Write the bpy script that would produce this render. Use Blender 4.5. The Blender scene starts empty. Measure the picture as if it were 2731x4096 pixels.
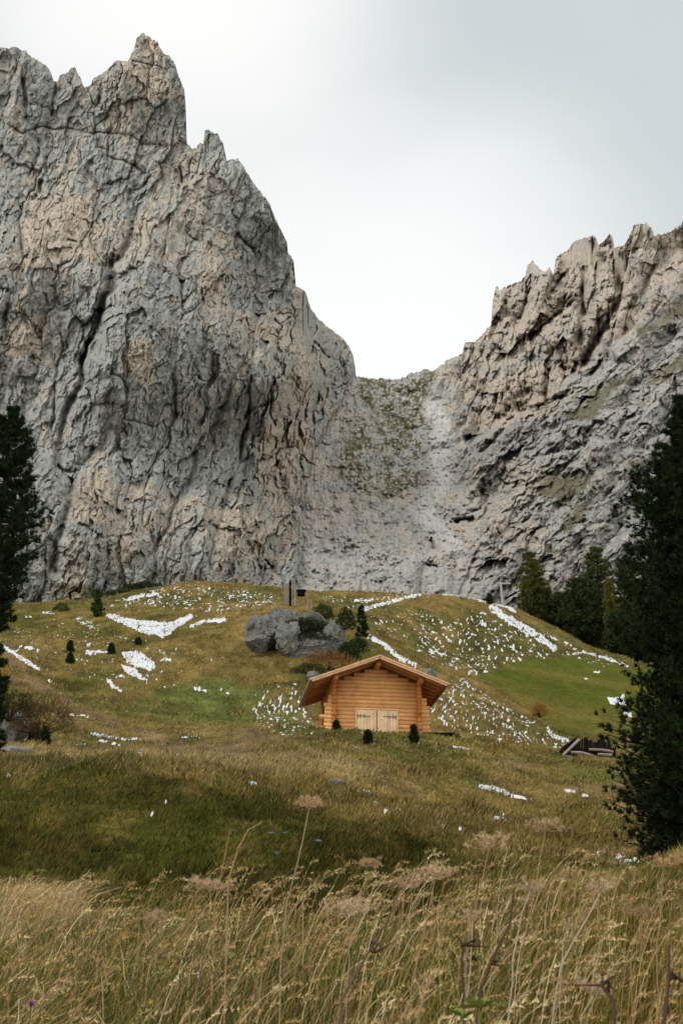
import bpy, math
import numpy as np
R = math.radians
rng = np.random.default_rng(11)
sc = bpy.context.scene
COL = sc.collection

# ------------------------------------------------------------------ camera model
PITCH = R(22.0); F = 50 / 36 * 1024; CX, CY = 341.0, 512.0; EYE = 1.6
cp_, sp_ = math.cos(PITCH), math.sin(PITCH)

def at(px, py, Y):
    """world point at depth Y seen at picture position px, py (taken from the survey of the photo)"""
    a = (np.asarray(px, float) - CX) / F; b = (CY - np.asarray(py, float)) / F
    t = np.asarray(Y, float) / (cp_ - b * sp_)
    return np.stack(np.broadcast_arrays(a * t, np.asarray(Y, float), EYE + t * (sp_ + b * cp_)), -1)

def proj(P):
    x, y, z = P[..., 0], P[..., 1], P[..., 2] - EYE
    d = y * cp_ + z * sp_; u = -y * sp_ + z * cp_
    d = np.maximum(d, .3)
    return CX + F * x / d, CY - F * u / d

# ------------------------------------------------------------------ noise
def _h(ix, iy, s):
    h = (ix.astype(np.int64) * 374761393 + iy.astype(np.int64) * 668265263 + s * 1274126177) & 0xffffffff
    h = ((h ^ (h >> 13)) * 1274126177) & 0xffffffff
    h = ((h ^ (h >> 15)) * 2246822519) & 0xffffffff
    return ((h ^ (h >> 16)) & 0xffffff) / float(0xffffff)

def vn(x, y, s=0):
    ix = np.floor(x); iy = np.floor(y); fx = x - ix; fy = y - iy
    fx = fx * fx * fx * (fx * (fx * 6 - 15) + 10); fy = fy * fy * fy * (fy * (fy * 6 - 15) + 10)
    a = _h(ix, iy, s); b = _h(ix + 1, iy, s); c = _h(ix, iy + 1, s); d = _h(ix + 1, iy + 1, s)
    return (a + (b - a) * fx) * (1 - fy) + (c + (d - c) * fx) * fy      # 0..1

def fbm(x, y, s=0, o=4, g=.5):
    r = 0; a = 1; n = 0
    for k in range(o):
        r = r + a * (vn(x * 2 ** k + 17 * k, y * 2 ** k - 9 * k, s + k) - .5); n += a; a *= g
    return r / n * 2                                                     # about -1..1

def ridged(x, y, s=0, o=4, g=.5):
    r = 0; a = 1; n = 0
    for k in range(o):
        r = r + a * (1 - np.abs(vn(x * 2 ** k + 7 * k, y * 2 ** k + 3 * k, s + k) * 2 - 1)); n += a; a *= g
    return r / n                                                         # 0..1, ridges at 1

def worley(x, y, s=0):
    ix = np.floor(x); iy = np.floor(y)
    f1 = np.full(x.shape, 9.); f2 = np.full(x.shape, 9.)
    dx1 = np.zeros(x.shape); dy1 = np.zeros(x.shape); cx1 = np.zeros(x.shape); cy1 = np.zeros(x.shape)
    for i in (-1, 0, 1):
        for j in (-1, 0, 1):
            cx = ix + i; cy = iy + j
            ox = cx + .1 + .8 * _h(cx, cy, s); oy = cy + .1 + .8 * _h(cx, cy, s + 31)
            dx = x - ox; dy = y - oy; d = np.sqrt(dx * dx + dy * dy)
            m = d < f1
            f2 = np.where(m, f1, np.minimum(f2, d)); f1 = np.where(m, d, f1)
            dx1 = np.where(m, dx, dx1); dy1 = np.where(m, dy, dy1); cx1 = np.where(m, cx, cx1); cy1 = np.where(m, cy, cy1)
    return f1, f2 - f1, dx1, dy1, _h(cx1, cy1, s + 5), _h(cx1, cy1, s + 6), _h(cx1, cy1, s + 7)

def sst(a, b, x):
    t = np.clip((x - a) / (b - a), 0, 1); return t * t * (3 - 2 * t)

def seg_dist(px, py, pts):
    d = np.full(px.shape, 1e9); par = np.zeros(px.shape); n = len(pts) - 1
    for k in range(n):
        (x0, y0), (x1, y1) = pts[k], pts[k + 1]
        vx, vy = x1 - x0, y1 - y0; L = vx * vx + vy * vy + 1e-9
        t = np.clip(((px - x0) * vx + (py - y0) * vy) / L, 0, 1)
        dd = np.hypot(px - x0 - t * vx, py - y0 - t * vy)
        m = dd < d; d = np.where(m, dd, d); par = np.where(m, (k + t) / n, par)
    return d, par

def poly_sd(px, py, pts):
    """signed distance, positive inside"""
    pts = list(pts); d, _ = seg_dist(px, py, pts + [pts[0]])
    ins = np.zeros(px.shape, bool); n = len(pts)
    for k in range(n):
        (x0, y0), (x1, y1) = pts[k], pts[(k + 1) % n]
        if y0 == y1: continue
        c = ((y0 > py) != (y1 > py)) & (px < (x1 - x0) * (py - y0) / (y1 - y0) + x0)
        ins ^= c
    return np.where(ins, d, -d)

# ------------------------------------------------------------------ mesh helpers
def mesh_np(name, V, faces, smooth=True, col=None, attrs=None):
    """faces: list of (M,k) int arrays"""
    me = bpy.data.meshes.new(name)
    V = np.ascontiguousarray(V, np.float32).reshape(-1, 3)
    me.vertices.add(len(V)); me.vertices.foreach_set('co', V.ravel())
    faces = [np.asarray(f, np.int32) for f in faces if len(f)]
    nl = sum(f.size for f in faces); nf = sum(len(f) for f in faces)
    me.loops.add(nl); me.loops.foreach_set('vertex_index', np.concatenate([f.ravel() for f in faces]).astype(np.int32))
    tot = np.concatenate([np.full(len(f), f.shape[1], np.int32) for f in faces])
    st = np.concatenate([[0], np.cumsum(tot)[:-1]]).astype(np.int32)
    me.polygons.add(nf); me.polygons.foreach_set('loop_start', st)
    me.polygons.foreach_set('use_smooth', np.full(nf, smooth, bool))
    me.update(calc_edges=True)
    if col is not None:
        c = np.ones((len(V), 4), np.float32); c[:, :3] = np.asarray(col).reshape(-1, 3)
        at_ = me.attributes.new('Col', 'FLOAT_COLOR', 'POINT'); at_.data.foreach_set('color', c.ravel())
    for k, a in (attrs or {}).items():
        at_ = me.attributes.new(k, 'FLOAT', 'POINT'); at_.data.foreach_set('value', np.asarray(a, np.float32).ravel())
    return me

def link(name, me, mat=None, parent=None, loc=None):
    o = bpy.data.objects.new(name, me); COL.objects.link(o)
    if mat and me: me.materials.append(mat)
    if parent: o.parent = parent
    if loc is not None: o.location = loc
    return o

def tag(o, label, cat, group=None):
    o['label'] = label; o['category'] = cat
    if group: o['group'] = group
    return o

def empty(name, loc, rz=0):
    o = bpy.data.objects.new(name, None); COL.objects.link(o); o.location = loc; o.rotation_euler = (0, 0, rz)
    o.empty_display_size = .3
    return o

def grid_faces(nr, nc, mask=None):
    i = np.arange(nr * nc).reshape(nr, nc)
    f = np.stack([i[:-1, :-1], i[:-1, 1:], i[1:, 1:], i[1:, :-1]], -1).reshape(-1, 4)
    if mask is not None: f = f[mask.reshape(-1)]
    return f

class MB:
    def __init__(s): s.v = []; s.f = {}; s.n = 0; s.c = []
    def add(s, V, Fs, col=None):
        V = np.asarray(V, float).reshape(-1, 3)
        for f in Fs:
            f = np.asarray(f, int); s.f.setdefault(f.shape[1], []).append(f + s.n)
        s.v.append(V); s.n += len(V)
        s.c.append(np.broadcast_to(np.asarray(col if col is not None else (1, 1, 1), float), (len(V), 3)))
    def box(s, x0, x1, y0, y1, z0, z1, M=None, col=None):
        V = np.array([(x, y, z) for z in (z0, z1) for y in (y0, y1) for x in (x0, x1)], float)
        if M is not None: V = V @ np.asarray(M[0]).T + np.asarray(M[1])
        s.add(V, [[(0, 2, 3, 1), (4, 5, 7, 6), (0, 1, 5, 4), (2, 6, 7, 3), (0, 4, 6, 2), (1, 3, 7, 5)]], col)
    def tube(s, pts, rad, n=8, col=None, cap=True):
        pts = np.asarray(pts, float); m = len(pts)
        rad = np.broadcast_to(np.asarray(rad, float), (m,))
        T = np.gradient(pts, axis=0); T /= np.linalg.norm(T, axis=1, keepdims=True) + 1e-9
        ref = np.array([0, 0, 1.]) if abs(T[0][2]) < .8 else np.array([1., 0, 0])
        A = np.cross(T, ref); A /= np.linalg.norm(A, axis=1, keepdims=True) + 1e-9
        B = np.cross(T, A)
        th = np.arange(n) / n * 2 * math.pi
        V = pts[:, None] + rad[:, None, None] * (A[:, None] * np.cos(th)[None, :, None] + B[:, None] * np.sin(th)[None, :, None])
        i = np.arange(m * n).reshape(m, n); j = np.roll(i, -1, 1)
        Fq = np.stack([i[:-1], j[:-1], j[1:], i[1:]], -1).reshape(-1, 4)
        Fs = [Fq]
        if cap: Fs += [[tuple(range(n))[::-1]], [tuple(range((m - 1) * n, m * n))]]
        s.add(V.reshape(-1, 3), Fs, col)
    def build(s, name, mat, parent=None, smooth=False, loc=None):
        me = mesh_np(name, np.concatenate(s.v), [np.concatenate(f) for f in s.f.values()], smooth, np.concatenate(s.c))
        return link(name, me, mat, parent, loc)

def unit(v): return v / (np.linalg.norm(v, axis=-1, keepdims=True) + 1e-9)

def needles(P, D, n, ln, wd, spread, col, g, var=.25):
    """P,D (N,3): tuft positions, directions; returns V, F, C of thin triangles"""
    N = len(P); P = np.repeat(P, n, 0); D = np.repeat(D, n, 0)
    d = unit(D + spread * g.normal(size=(N * n, 3))); L = ln * g.uniform(.6, 1.15, (N * n, 1))
    s = unit(np.cross(d, g.normal(size=(N * n, 3)))) * wd * .5
    V = np.stack([P - s, P + s, P + d * L], 1).reshape(-1, 3)
    Fc = np.arange(len(V)).reshape(-1, 3)
    t = np.repeat(g.uniform(1 - var, 1 + var, (N, 1)), n, 0) * g.uniform(.85, 1.15, (N * n, 1))
    C = np.repeat(np.asarray(col) * t, 3, 0)
    return V, Fc, C

# ------------------------------------------------------------------ materials
def mat_new(name, rough=.9):
    m = bpy.data.materials.new(name); m.use_nodes = True
    nt = m.node_tree; b = nt.nodes['Principled BSDF']; b.inputs['Roughness'].default_value = rough
    b.inputs['Specular IOR Level'].default_value = .15
    return m, nt, b
def nd(nt, t, **k):
    n = nt.nodes.new(t)
    for a, v in k.items():
        if a.startswith('i_'): n.inputs[a[2:].replace('_', ' ')].default_value = v
        else: setattr(n, a, v)
    return n
def L(nt, a, b): nt.links.new(a, b)
def mixc(nt, fac, a, b, mode='MIX'):
    n = nd(nt, 'ShaderNodeMix', data_type='RGBA', blend_type=mode)
    for s_, v in ((0, fac), (6, a), (7, b)):
        if hasattr(v, 'is_linked') or hasattr(v, 'links'): L(nt, v, n.inputs[s_])
        else: n.inputs[s_].default_value = v if s_ == 0 else (*v, 1)
    return n.outputs[2]
def noise(nt, vec, scale, detail=4, rough=.55, mapping=None, dist=0):
    if mapping:
        mp = nd(nt, 'ShaderNodeMapping'); mp.inputs['Scale'].default_value = mapping; L(nt, vec, mp.inputs[0]); vec = mp.outputs[0]
    n = nd(nt, 'ShaderNodeTexNoise'); n.inputs['Scale'].default_value = scale; n.inputs['Detail'].default_value = detail
    n.inputs['Roughness'].default_value = rough; n.inputs['Distortion'].default_value = dist; L(nt, vec, n.inputs['Vector'])
    return n.outputs[0]
def ramp(nt, f, a, b, ca=(0, 0, 0), cb=(1, 1, 1)):
    r = nd(nt, 'ShaderNodeValToRGB'); e = r.color_ramp.elements
    e[0].position = a; e[1].position = b; e[0].color = (*ca, 1); e[1].color = (*cb, 1); L(nt, f, r.inputs[0]); return r.outputs[0]
def bump(nt, b, h, st, dist):
    n = nd(nt, 'ShaderNodeBump'); n.inputs['Strength'].default_value = st; n.inputs['Distance'].default_value = dist
    L(nt, h, n.inputs['Height']); L(nt, n.outputs[0], b.inputs['Normal'])

def mat_rock(name, grey, tan, scale=1., tanamt=.5, veg=(.085, .075, .028)):
    m, nt, b = mat_new(name, .95)
    tc = nd(nt, 'ShaderNodeTexCoord').outputs['Object']
    big = noise(nt, tc, .035 / scale, 5, .6, (1, .4, .7), .6)
    mid = noise(nt, tc, .22 / scale, 8, .72, (1, .4, .45), .5)
    fin = noise(nt, tc, 1.1 / scale, 6, .7, (1, .6, .6))
    strk = noise(nt, tc, .55 / scale, 4, .6, (1.3, .3, .16))
    a0 = nd(nt, 'ShaderNodeMath', operation='ADD'); L(nt, big, a0.inputs[0]); L(nt, mid, a0.inputs[1])
    a1 = nd(nt, 'ShaderNodeMath', operation='MULTIPLY_ADD'); L(nt, nd(nt, 'ShaderNodeAttribute', attribute_name='warm').outputs['Fac'], a1.inputs[0]); a1.inputs[1].default_value = .20; L(nt, a0.outputs[0], a1.inputs[2])
    hf = nd(nt, 'ShaderNodeMath', operation='MULTIPLY'); L(nt, a1.outputs[0], hf.inputs[0]); hf.inputs[1].default_value = .5
    f1 = ramp(nt, hf.outputs[0], .49 - tanamt * .1, .60 - tanamt * .1)
    c = mixc(nt, f1, grey, tan)
    dk = ramp(nt, strk, .56, .72)
    c2 = mixc(nt, dk, c, tuple(x * .62 for x in grey))
    fr = ramp(nt, fin, .3, .7, (.62, .63, .62), (1.3, 1.28, 1.25))
    c3 = mixc(nt, 1.0, c2, fr, 'MULTIPLY')
    va = nd(nt, 'ShaderNodeAttribute', attribute_name='veg').outputs['Fac']
    vcol = mixc(nt, fin, veg, tuple(x * 1.8 for x in veg))
    c4 = mixc(nt, va, c3, vcol)
    pa = nd(nt, 'ShaderNodeAttribute', attribute_name='pale').outputs['Fac']
    c5 = mixc(nt, pa, c4, (.60, .595, .57))
    L(nt, c5, b.inputs['Base Color']); b.inputs['Specular IOR Level'].default_value = .05
    fb = noise(nt, tc, 2.2 / scale, 8, .7, (1, .6, .6))
    bump(nt, b, fb, 1., .8 * scale)
    return m

def mat_col(name, rough=.95, nscale=3., lo=.75, hi=1.25, bmp=0, trans=0):
    m, nt, b = mat_new(name, rough)
    c = nd(nt, 'ShaderNodeAttribute', attribute_name='Col').outputs['Color']
    tc = nd(nt, 'ShaderNodeTexCoord').outputs['Object']
    n = noise(nt, tc, nscale, 6, .65)
    r = ramp(nt, n, .3, .7, (lo,) * 3, (hi,) * 3)
    L(nt, mixc(nt, 1.0, c, r, 'MULTIPLY'), b.inputs['Base Color'])
    if bmp: bump(nt, b, n, 1., bmp)
    return m

def mat_wood(name, c1, c2, axis='x', rough=.6, scale=1.):
    m, nt, b = mat_new(name, rough)
    tc = nd(nt, 'ShaderNodeTexCoord').outputs['Object']
    sc_ = {'x': (.25, 5, 5), 'y': (5, .25, 5), 'z': (5, 5, .25)}[axis]
    g = noise(nt, tc, 3.5 * scale, 6, .65, sc_, .4)
    k = noise(nt, tc, 2.2, 2, .5)
    c = mixc(nt, ramp(nt, g, .35, .68), c1, c2)
    c = mixc(nt, 1., c, ramp(nt, k, .3, .75, (.8, .78, .74), (1.12, 1.1, 1.08)), 'MULTIPLY')
    vc = nd(nt, 'ShaderNodeAttribute', attribute_name='Col').outputs['Color']
    c = mixc(nt, 1., c, vc, 'MULTIPLY')
    kn = nd(nt, 'ShaderNodeTexVoronoi'); kn.inputs['Scale'].default_value = 3.2; L(nt, tc, kn.inputs['Vector'])
    c = mixc(nt, ramp(nt, kn.outputs['Distance'], .06, .12, (.55,) * 3, (0,) * 3), c, tuple(x * .35 for x in c2))
    L(nt, c, b.inputs['Base Color']); bump(nt, b, g, .4, .01)
    return m

M_rock = mat_rock('limestone', (.395, .408, .385), (.55, .475, .385), tanamt=.0)
M_rock2 = mat_rock('pale_limestone', (.41, .41, .387), (.53, .455, .375), tanamt=.0)
M_stone = mat_rock('boulder_stone', (.17, .18, .168), (.30, .26, .21), scale=.12, tanamt=-.1)
M_ground = mat_col('meadow_soil', nscale=2.2, lo=.7, hi=1.3, bmp=.05)
M_blade = mat_col('grass_blade', nscale=.6, lo=.85, hi=1.15)
M_leaf = mat_col('foliage', rough=.7, nscale=.8, lo=.8, hi=1.2)
for _m in (M_ground, M_blade, M_leaf): _m.node_tree.nodes['Principled BSDF'].inputs['Specular IOR Level'].default_value = .03
_nt = M_ground.node_tree; _b = _nt.nodes['Principled BSDF']; _tc = nd(_nt, 'ShaderNodeTexCoord').outputs['Object']
_old = _b.inputs['Base Color'].links[0].from_socket; _f = noise(_nt, _tc, 9, 5, .75, (1, .7, 1))
L(_nt, mixc(_nt, 1., _old, ramp(_nt, _f, .36, .66, (.45, .46, .45), (1.45, 1.4, 1.35)), 'MULTIPLY'), _b.inputs['Base Color']); bump(_nt, _b, _f, 1., .12)
M_bark, _nt, _b = mat_new('bark', .95)
_tc = nd(_nt, 'ShaderNodeTexCoord').outputs['Object']; _n = noise(_nt, _tc, 4, 6, .7, (2, 2, .5))
L(_nt, ramp(_nt, _n, .3, .7, (.012, .010, .008), (.04, .033, .025)), _b.inputs['Base Color']); bump(_nt, _b, _n, .8, .04)
M_snow, _nt, _b = mat_new('snow', .6)
_tc = nd(_nt, 'ShaderNodeTexCoord').outputs['Object']; _n = noise(_nt, _tc, 5, 5, .6)
L(_nt, ramp(_nt, _n, .3, .7, (.54, .57, .60), (.66, .68, .70)), _b.inputs['Base Color']); bump(_nt, _b, _n, .5, .05)
M_log = mat_wood('log_wood', (.72, .41, .17), (.62, .32, .11), 'x')
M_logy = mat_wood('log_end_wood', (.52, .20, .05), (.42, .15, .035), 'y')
M_board = mat_wood('barge_board_wood', (.62, .38, .22), (.50, .29, .16), 'x')
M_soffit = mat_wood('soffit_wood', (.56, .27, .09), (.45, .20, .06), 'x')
M_door = mat_wood('door_wood', (.80, .60, .38), (.72, .52, .30), 'z')
M_old = mat_wood('weathered_wood', (.30, .25, .20), (.19, .16, .13), 'x')
M_shingle = mat_wood('roof_shingle', (.42, .33, .27), (.30, .24, .20), 'y')
M_dark = mat_wood('dark_wood', (.010, .009, .008), (.005, .005, .005), 'x')
M_dark.node_tree.nodes['Principled BSDF'].inputs['Specular IOR Level'].default_value = .02; M_dark.node_tree.nodes['Principled BSDF'].inputs['Roughness'].default_value = .95
M_iron, _nt, _b = mat_new('iron', .5); _b.inputs['Base Color'].default_value = (.05, .055, .06, 1); _b.inputs['Metallic'].default_value = .6
M_steel, _nt, _b = mat_new('grey_steel', .5); _b.inputs['Base Color'].default_value = (.30, .31, .31, 1)

# ------------------------------------------------------------------ ground height field
PXK = [-700, -200, 0, 100, 200, 300, 373, 450, 520, 600, 682, 880, 1400]
TAB = {
 7:   [1085] * 13,
 10:  [975, 975, 975, 975, 975, 975, 975, 975, 975, 975, 975, 975, 975],
 14:  [895, 895, 905, 908, 908, 905, 903, 903, 903, 900, 895, 885, 880],
 18:  [830, 835, 850, 855, 858, 866, 874, 878, 880, 880, 884, 884, 880],
 22:  [785, 785, 792, 796, 800, 828, 847, 858, 863, 865, 872, 870, 865],
 25:  [768, 768, 770, 774, 780, 803, 827, 840, 847, 850, 856, 855, 850],
 30:  [760, 760, 764, 766, 769, 784, 804, 816, 826, 829, 830, 825, 825],
 40:  [740, 742, 749, 753, 757, 763, 772, 786, 799, 806, 808, 800, 800],
 50:  [720, 725, 734, 742, 747, 748, 753, 765, 781, 789, 790, 780, 780],
 60:  [700, 710, 721, 733, 740, 737, 738, 751, 768, 774, 775, 770, 770],
 66:  [690, 700, 711, 724, 734, 731, 731, 743, 760, 767, 768, 760, 760],
 71:  [680, 690, 700, 714, 727, 733, 737, 741, 753, 758, 762, 750, 750],
 76:  [670, 680, 690, 706, 721, 730, 735, 739, 748, 751, 757, 748, 748],
 82:  [662, 668, 678, 696, 711, 719, 722, 722, 735, 746, 752, 744, 744],
 90:  [650, 655, 663, 675, 682, 684, 693, 692, 713, 741, 747, 738, 738],
 97:  [642, 646, 652, 660, 660, 661, 660, 676, 716, 731, 740, 730, 730],
 105: [634, 637, 643, 645, 643, 641, 634, 672, 700, 715, 728, 715, 715],
 115: [622, 626, 634, 634, 628, 620, 617, 658, 677, 692, 705, 690, 690],
 124: [614, 618, 626, 622, 616, 610, 608, 640, 659, 669, 680, 670, 670],
 130: [610, 613, 620, 614, 608, 605, 604, 624, 647, 665, 675, 668, 668],
 140: [606, 608, 612, 606, 600, 603, 601, 604, 626, 659, 671, 665, 665],
 150: [603, 604, 608, 602, 591, 597, 597, 596, 610, 652, 668, 662, 662],
 165: [602, 603, 606, 600, 579, 590, 594, 597, 614, 655, 670, 662, 662],
 180: [608, 608, 612, 604, 586, 594, 600, 604, 622, 660, 675, 665, 665],
 200: [608, 608, 612, 604, 594, 600, 604, 608, 625, 662, 678, 668, 668],
 230: [606, 606, 608, 602, 598, 600, 602, 606, 620, 650, 660, 650, 650],
}
_Y = sorted(TAB); QG = np.linspace(-1.4, 1.4, 1401)
_rows = []; _ry = []
for y_, z_ in ((-60, -14), (-20, -4.6), (-6, -1.3), (0, -.05), (4, .80)):
    _ry.append(y_); _rows.append(np.full(len(QG), float(z_)))
_ker = np.exp(-np.linspace(-2.5, 2.5, 25) ** 2 / 2); _ker /= _ker.sum()
for y_ in _Y:
    P = at(PXK, TAB[y_], y_); q = P[:, 0] / max(y_, 8)
    zr = np.interp(QG, q, P[:, 2]); zr = np.convolve(np.pad(zr, 12, 'edge'), _ker, 'valid')
    _ry.append(y_); _rows.append(zr)
for y_, dz in ((300, 6), (600, 10)):
    _ry.append(y_); _rows.append(_rows[-1] + dz)
_ry = np.array(_ry, float); _rows = np.array(_rows)
_YD = np.concatenate([np.arange(-60, 240, .25), np.arange(240, 601, 10.)])
def _pchip(x, Y, xi):
    h = np.diff(x)[:, None]; d = np.diff(Y, axis=0) / h
    m = np.zeros_like(Y); w1 = 2 * h[1:] + h[:-1]; w2 = h[1:] + 2 * h[:-1]
    same = (d[:-1] * d[1:]) > 0
    with np.errstate(all='ignore'):
        mm = (w1 + w2) / (w1 / d[:-1] + w2 / d[1:])
    m[1:-1] = np.where(same, mm, 0); m[0] = d[0]; m[-1] = d[-1]
    k = np.clip(np.searchsorted(x, xi, 'right') - 1, 0, len(x) - 2)
    t = ((xi - x[k]) / (x[k + 1] - x[k]))[:, None]; hk = (x[k + 1] - x[k])[:, None]
    return ((2 * t**3 - 3 * t**2 + 1) * Y[k] + (t**3 - 2 * t**2 + t) * hk * m[k] + (-2 * t**3 + 3 * t**2) * Y[k + 1] + (t**3 - t**2) * hk * m[k + 1])
_D = _pchip(_ry, _rows, _YD)

def ground_raw(x, y):
    q = np.clip(x / np.maximum(y, 8), -1.399, 1.399)
    fi = (q + 1.4) / 2.8 * 1400; i = np.floor(fi).astype(int); fi = fi - i
    k = np.clip(np.searchsorted(_YD, y, 'right') - 1, 0, len(_YD) - 2); t = np.clip((y - _YD[k]) / (_YD[k + 1] - _YD[k]), 0, 1)
    i1 = np.minimum(i + 1, 1400)
    return (_D[k, i] * (1 - fi) + _D[k, i1] * fi) * (1 - t) + (_D[k + 1, i] * (1 - fi) + _D[k + 1, i1] * fi) * t

def zoomer(s, ox, oy): return lambda pts: [(ox + x * s, oy + y * s) for x, y in pts]
Z3 = zoomer(.1434, 0, 549.5); Z2 = zoomer(.1115, 224.8, 562); Z4 = zoomer(.1483, 449.6, 524.5)
Z6 = zoomer(.2174, 341.2, 749.3); Z5 = zoomer(.2175, 0, 749.3); ZV = zoomer(.4354, 0, 0); Z1 = zoomer(1 / 8.97, 287.2, 649.4)
Z8 = zoomer(.2598, 274.7, 199.8); Z7 = zoomer(.223, 0, 0); ZA = zoomer(.1328, 0, 299.7); ZB = zoomer(.1328, 174.8, 299.7)

BANK = [(-300, 766), (0, 770), (100, 773), (180, 779), (260, 790), (330, 805), (400, 835), (460, 870), (440, 940), (-300, 940)]
BOWL = Z4([(140, 1035), (220, 1005), (330, 965), (470, 925), (620, 900), (820, 895), (1000, 912), (1200, 950), (1500, 960), (1700, 1100), (1700, 1500), (1200, 1500), (820, 1470), (640, 1330), (440, 1190), (260, 1100)])
def masks(x, y):
    z = ground_raw(x, y); px, py = proj(np.stack([x, y, z], -1))
    far = y > 60
    m = {}
    wob = fbm(x * .35, y * .15, 91, 4) * 6
    m['bank'] = sst(-5, 12, poly_sd(px, py + wob * .9, BANK)) * (y < 40)
    m['bowl'] = sst(-2, 4, poly_sd(px, py, BOWL) + wob * .25) * (y > 88)
    g = sst(-6, 14, poly_sd(px, py, ZV([(300, 1620), (400, 1570), (520, 1545), (640, 1580), (720, 1640), (730, 1700), (560, 1690), (380, 1680)])) + wob)
    m['green'] = g * far
    g2 = sst(-2, 3, poly_sd(px, py, ZV([(1105, 1755), (1180, 1750), (1260, 1768), (1240, 1780), (1150, 1772)])) + wob * .4)
    m['green'] = np.maximum(m['green'], g2 * .9)
    so = sst(-4, 8, poly_sd(px, py, ZV([(430, 1700), (560, 1692), (700, 1698), (640, 1720), (560, 1740), (440, 1765), (250, 1750), (300, 1715)])) + wob)
    d, _ = seg_dist(px, py, ZV([(10, 1500), (80, 1570), (200, 1640), (330, 1690), (450, 1720)])); so = np.maximum(so, sst(9, 2, d + wob * .5) * .8)
    d, _ = seg_dist(px, py, ZV([(30, 1560), (110, 1640), (260, 1690)])); so = np.maximum(so, sst(6, 1, d + wob * .4) * .6)
    so = np.maximum(so, sst(-3, 5, poly_sd(px, py, ZV([(1060, 1750), (1130, 1745), (1230, 1770), (1180, 1785), (1100, 1775)])) + wob * .6) * .7)
    so = np.maximum(so, sst(-3, 5, poly_sd(px, py, Z6([(1000, 190), (1060, 165), (1280, 150), (1400, 180), (1280, 220), (1100, 230)])) + wob * .6) * .8)
    m['soil'] = so
    st = sst(18, 4, np.abs(py - np.interp(px, [0, 200, 330, 420], [757, 762, 772, 790])) + wob) * sst(440, 330, px) * (y > 24) * (y < 60)
    m['straw'] = st
    m['near'] = sst(15, 10, y)
    m['px'] = px; m['py'] = py
    return m

C_och = np.array((.190, .136, .042)); C_oli = np.array((.108, .096, .026)); C_grn = np.array((.098, .122, .024)); C_bowl = np.array((.086, .108, .014))
C_str = np.array((.33, .24, .115)); C_drk = np.array((.062, .058, .014)); C_soil = np.array((.23, .155, .10))
def lerp(a, b, t): return a * (1 - t[..., None]) + b * t[..., None]
def ground_color(x, y):
    m = masks(x, y)
    n1 = fbm(x * .12, y * .06, 41, 5) ; n2 = fbm(x * .5, y * .22, 47, 5); n3 = fbm(x * 1.7, y * .8, 53, 3)
    c = lerp(C_och[None], C_oli[None], sst(-.35, .4, n1 + n2 * .6))
    c = lerp(c, C_grn, sst(.15, .7, n2 + .4 * n3) * .55)
    c = lerp(c, C_str, sst(.1, .6, n3 - n1 * .5) * .30)
    c = lerp(c, C_str * .95, m['straw'] * .9)
    c = lerp(c, C_grn * 1.1 + .015, m['green'] * sst(-.7, .4, n2) * .75)
    c = lerp(c, lerp(C_bowl[None], (C_bowl * .5 + C_och * .6)[None], sst(-.35, .45, fbm(x * .05, y * .22, 61, 5))), m['bowl'])
    bk = lerp(C_drk[None], (C_grn * .62 + np.array((.018, .006, 0)))[None], sst(-.1, .6, n2 + n3 * .5)); bk = lerp(bk, C_och * .75, sst(-.1, .5, n3 + n1 * .4) * .6)
    c = lerp(c, bk, m['bank'])
    c = lerp(c, lerp(C_soil[None], C_och[None], sst(-.2, .5, n3)), m['soil'] * .8)
    mo = fbm(x * .9 + 3, y * .5, 67, 4, .6); c = c * (1 + (1 - m['bowl'] * .6)[..., None] * .55 * np.clip(mo * 1.3, -.9, .9)[..., None])
    c = lerp(c, (C_oli * .75), m['near'] * .7)
    return c, m

def ground(x, y, m=None):
    x = np.asarray(x, float); y = np.asarray(y, float)
    z = ground_raw(x, y)
    bowl = (m or masks(x, y))['bowl']
    flat = np.exp(-(((x - hut_o[0]) / 3.6) ** 4 + ((y - hut_o[1] - 2) / 3.8) ** 4))
    a = (1 - .75 * bowl) * (1 - flat)
    z = z + a * (.16 * fbm(x * .8, y * .35, 3, 4) + .05 * fbm(x * 3, y * 1.6, 9, 3) + np.clip(y / 60, 0, 1.2) * .28 * fbm(x * .25, y * .13, 14, 3))
    z = z + sst(90, 70, y) * sst(10, 14, y) * a * .42 * (ridged(x * .35 + 5, y * .3, 27, 3) - .5)
    z = z + sst(40, 12, y) * sst(10, 14, y) * .38 * fbm(x * 1.3, y * 1.1, 23, 4)
    # a flat bench cut for the hut
    return z * (1 - flat * (y > hut_o[1] - 1)) + hut_o[2] * flat * (y > hut_o[1] - 1)

hut_o = at(376, 740.2, 71.0)
def gz(x, y): return float(ground(np.array([float(x)]), np.array([float(y)]))[0])
def on_ground(px, Y, py=700):
    """x from the column px at depth Y, z from the ground"""
    p = at(px, py, Y)
    for _ in range(3):
        z = gz(p[0], Y); _, q = proj(np.array([p[0], Y, z])); p = at(px, float(q), Y)
    return np.array([p[0], Y, z])

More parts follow.
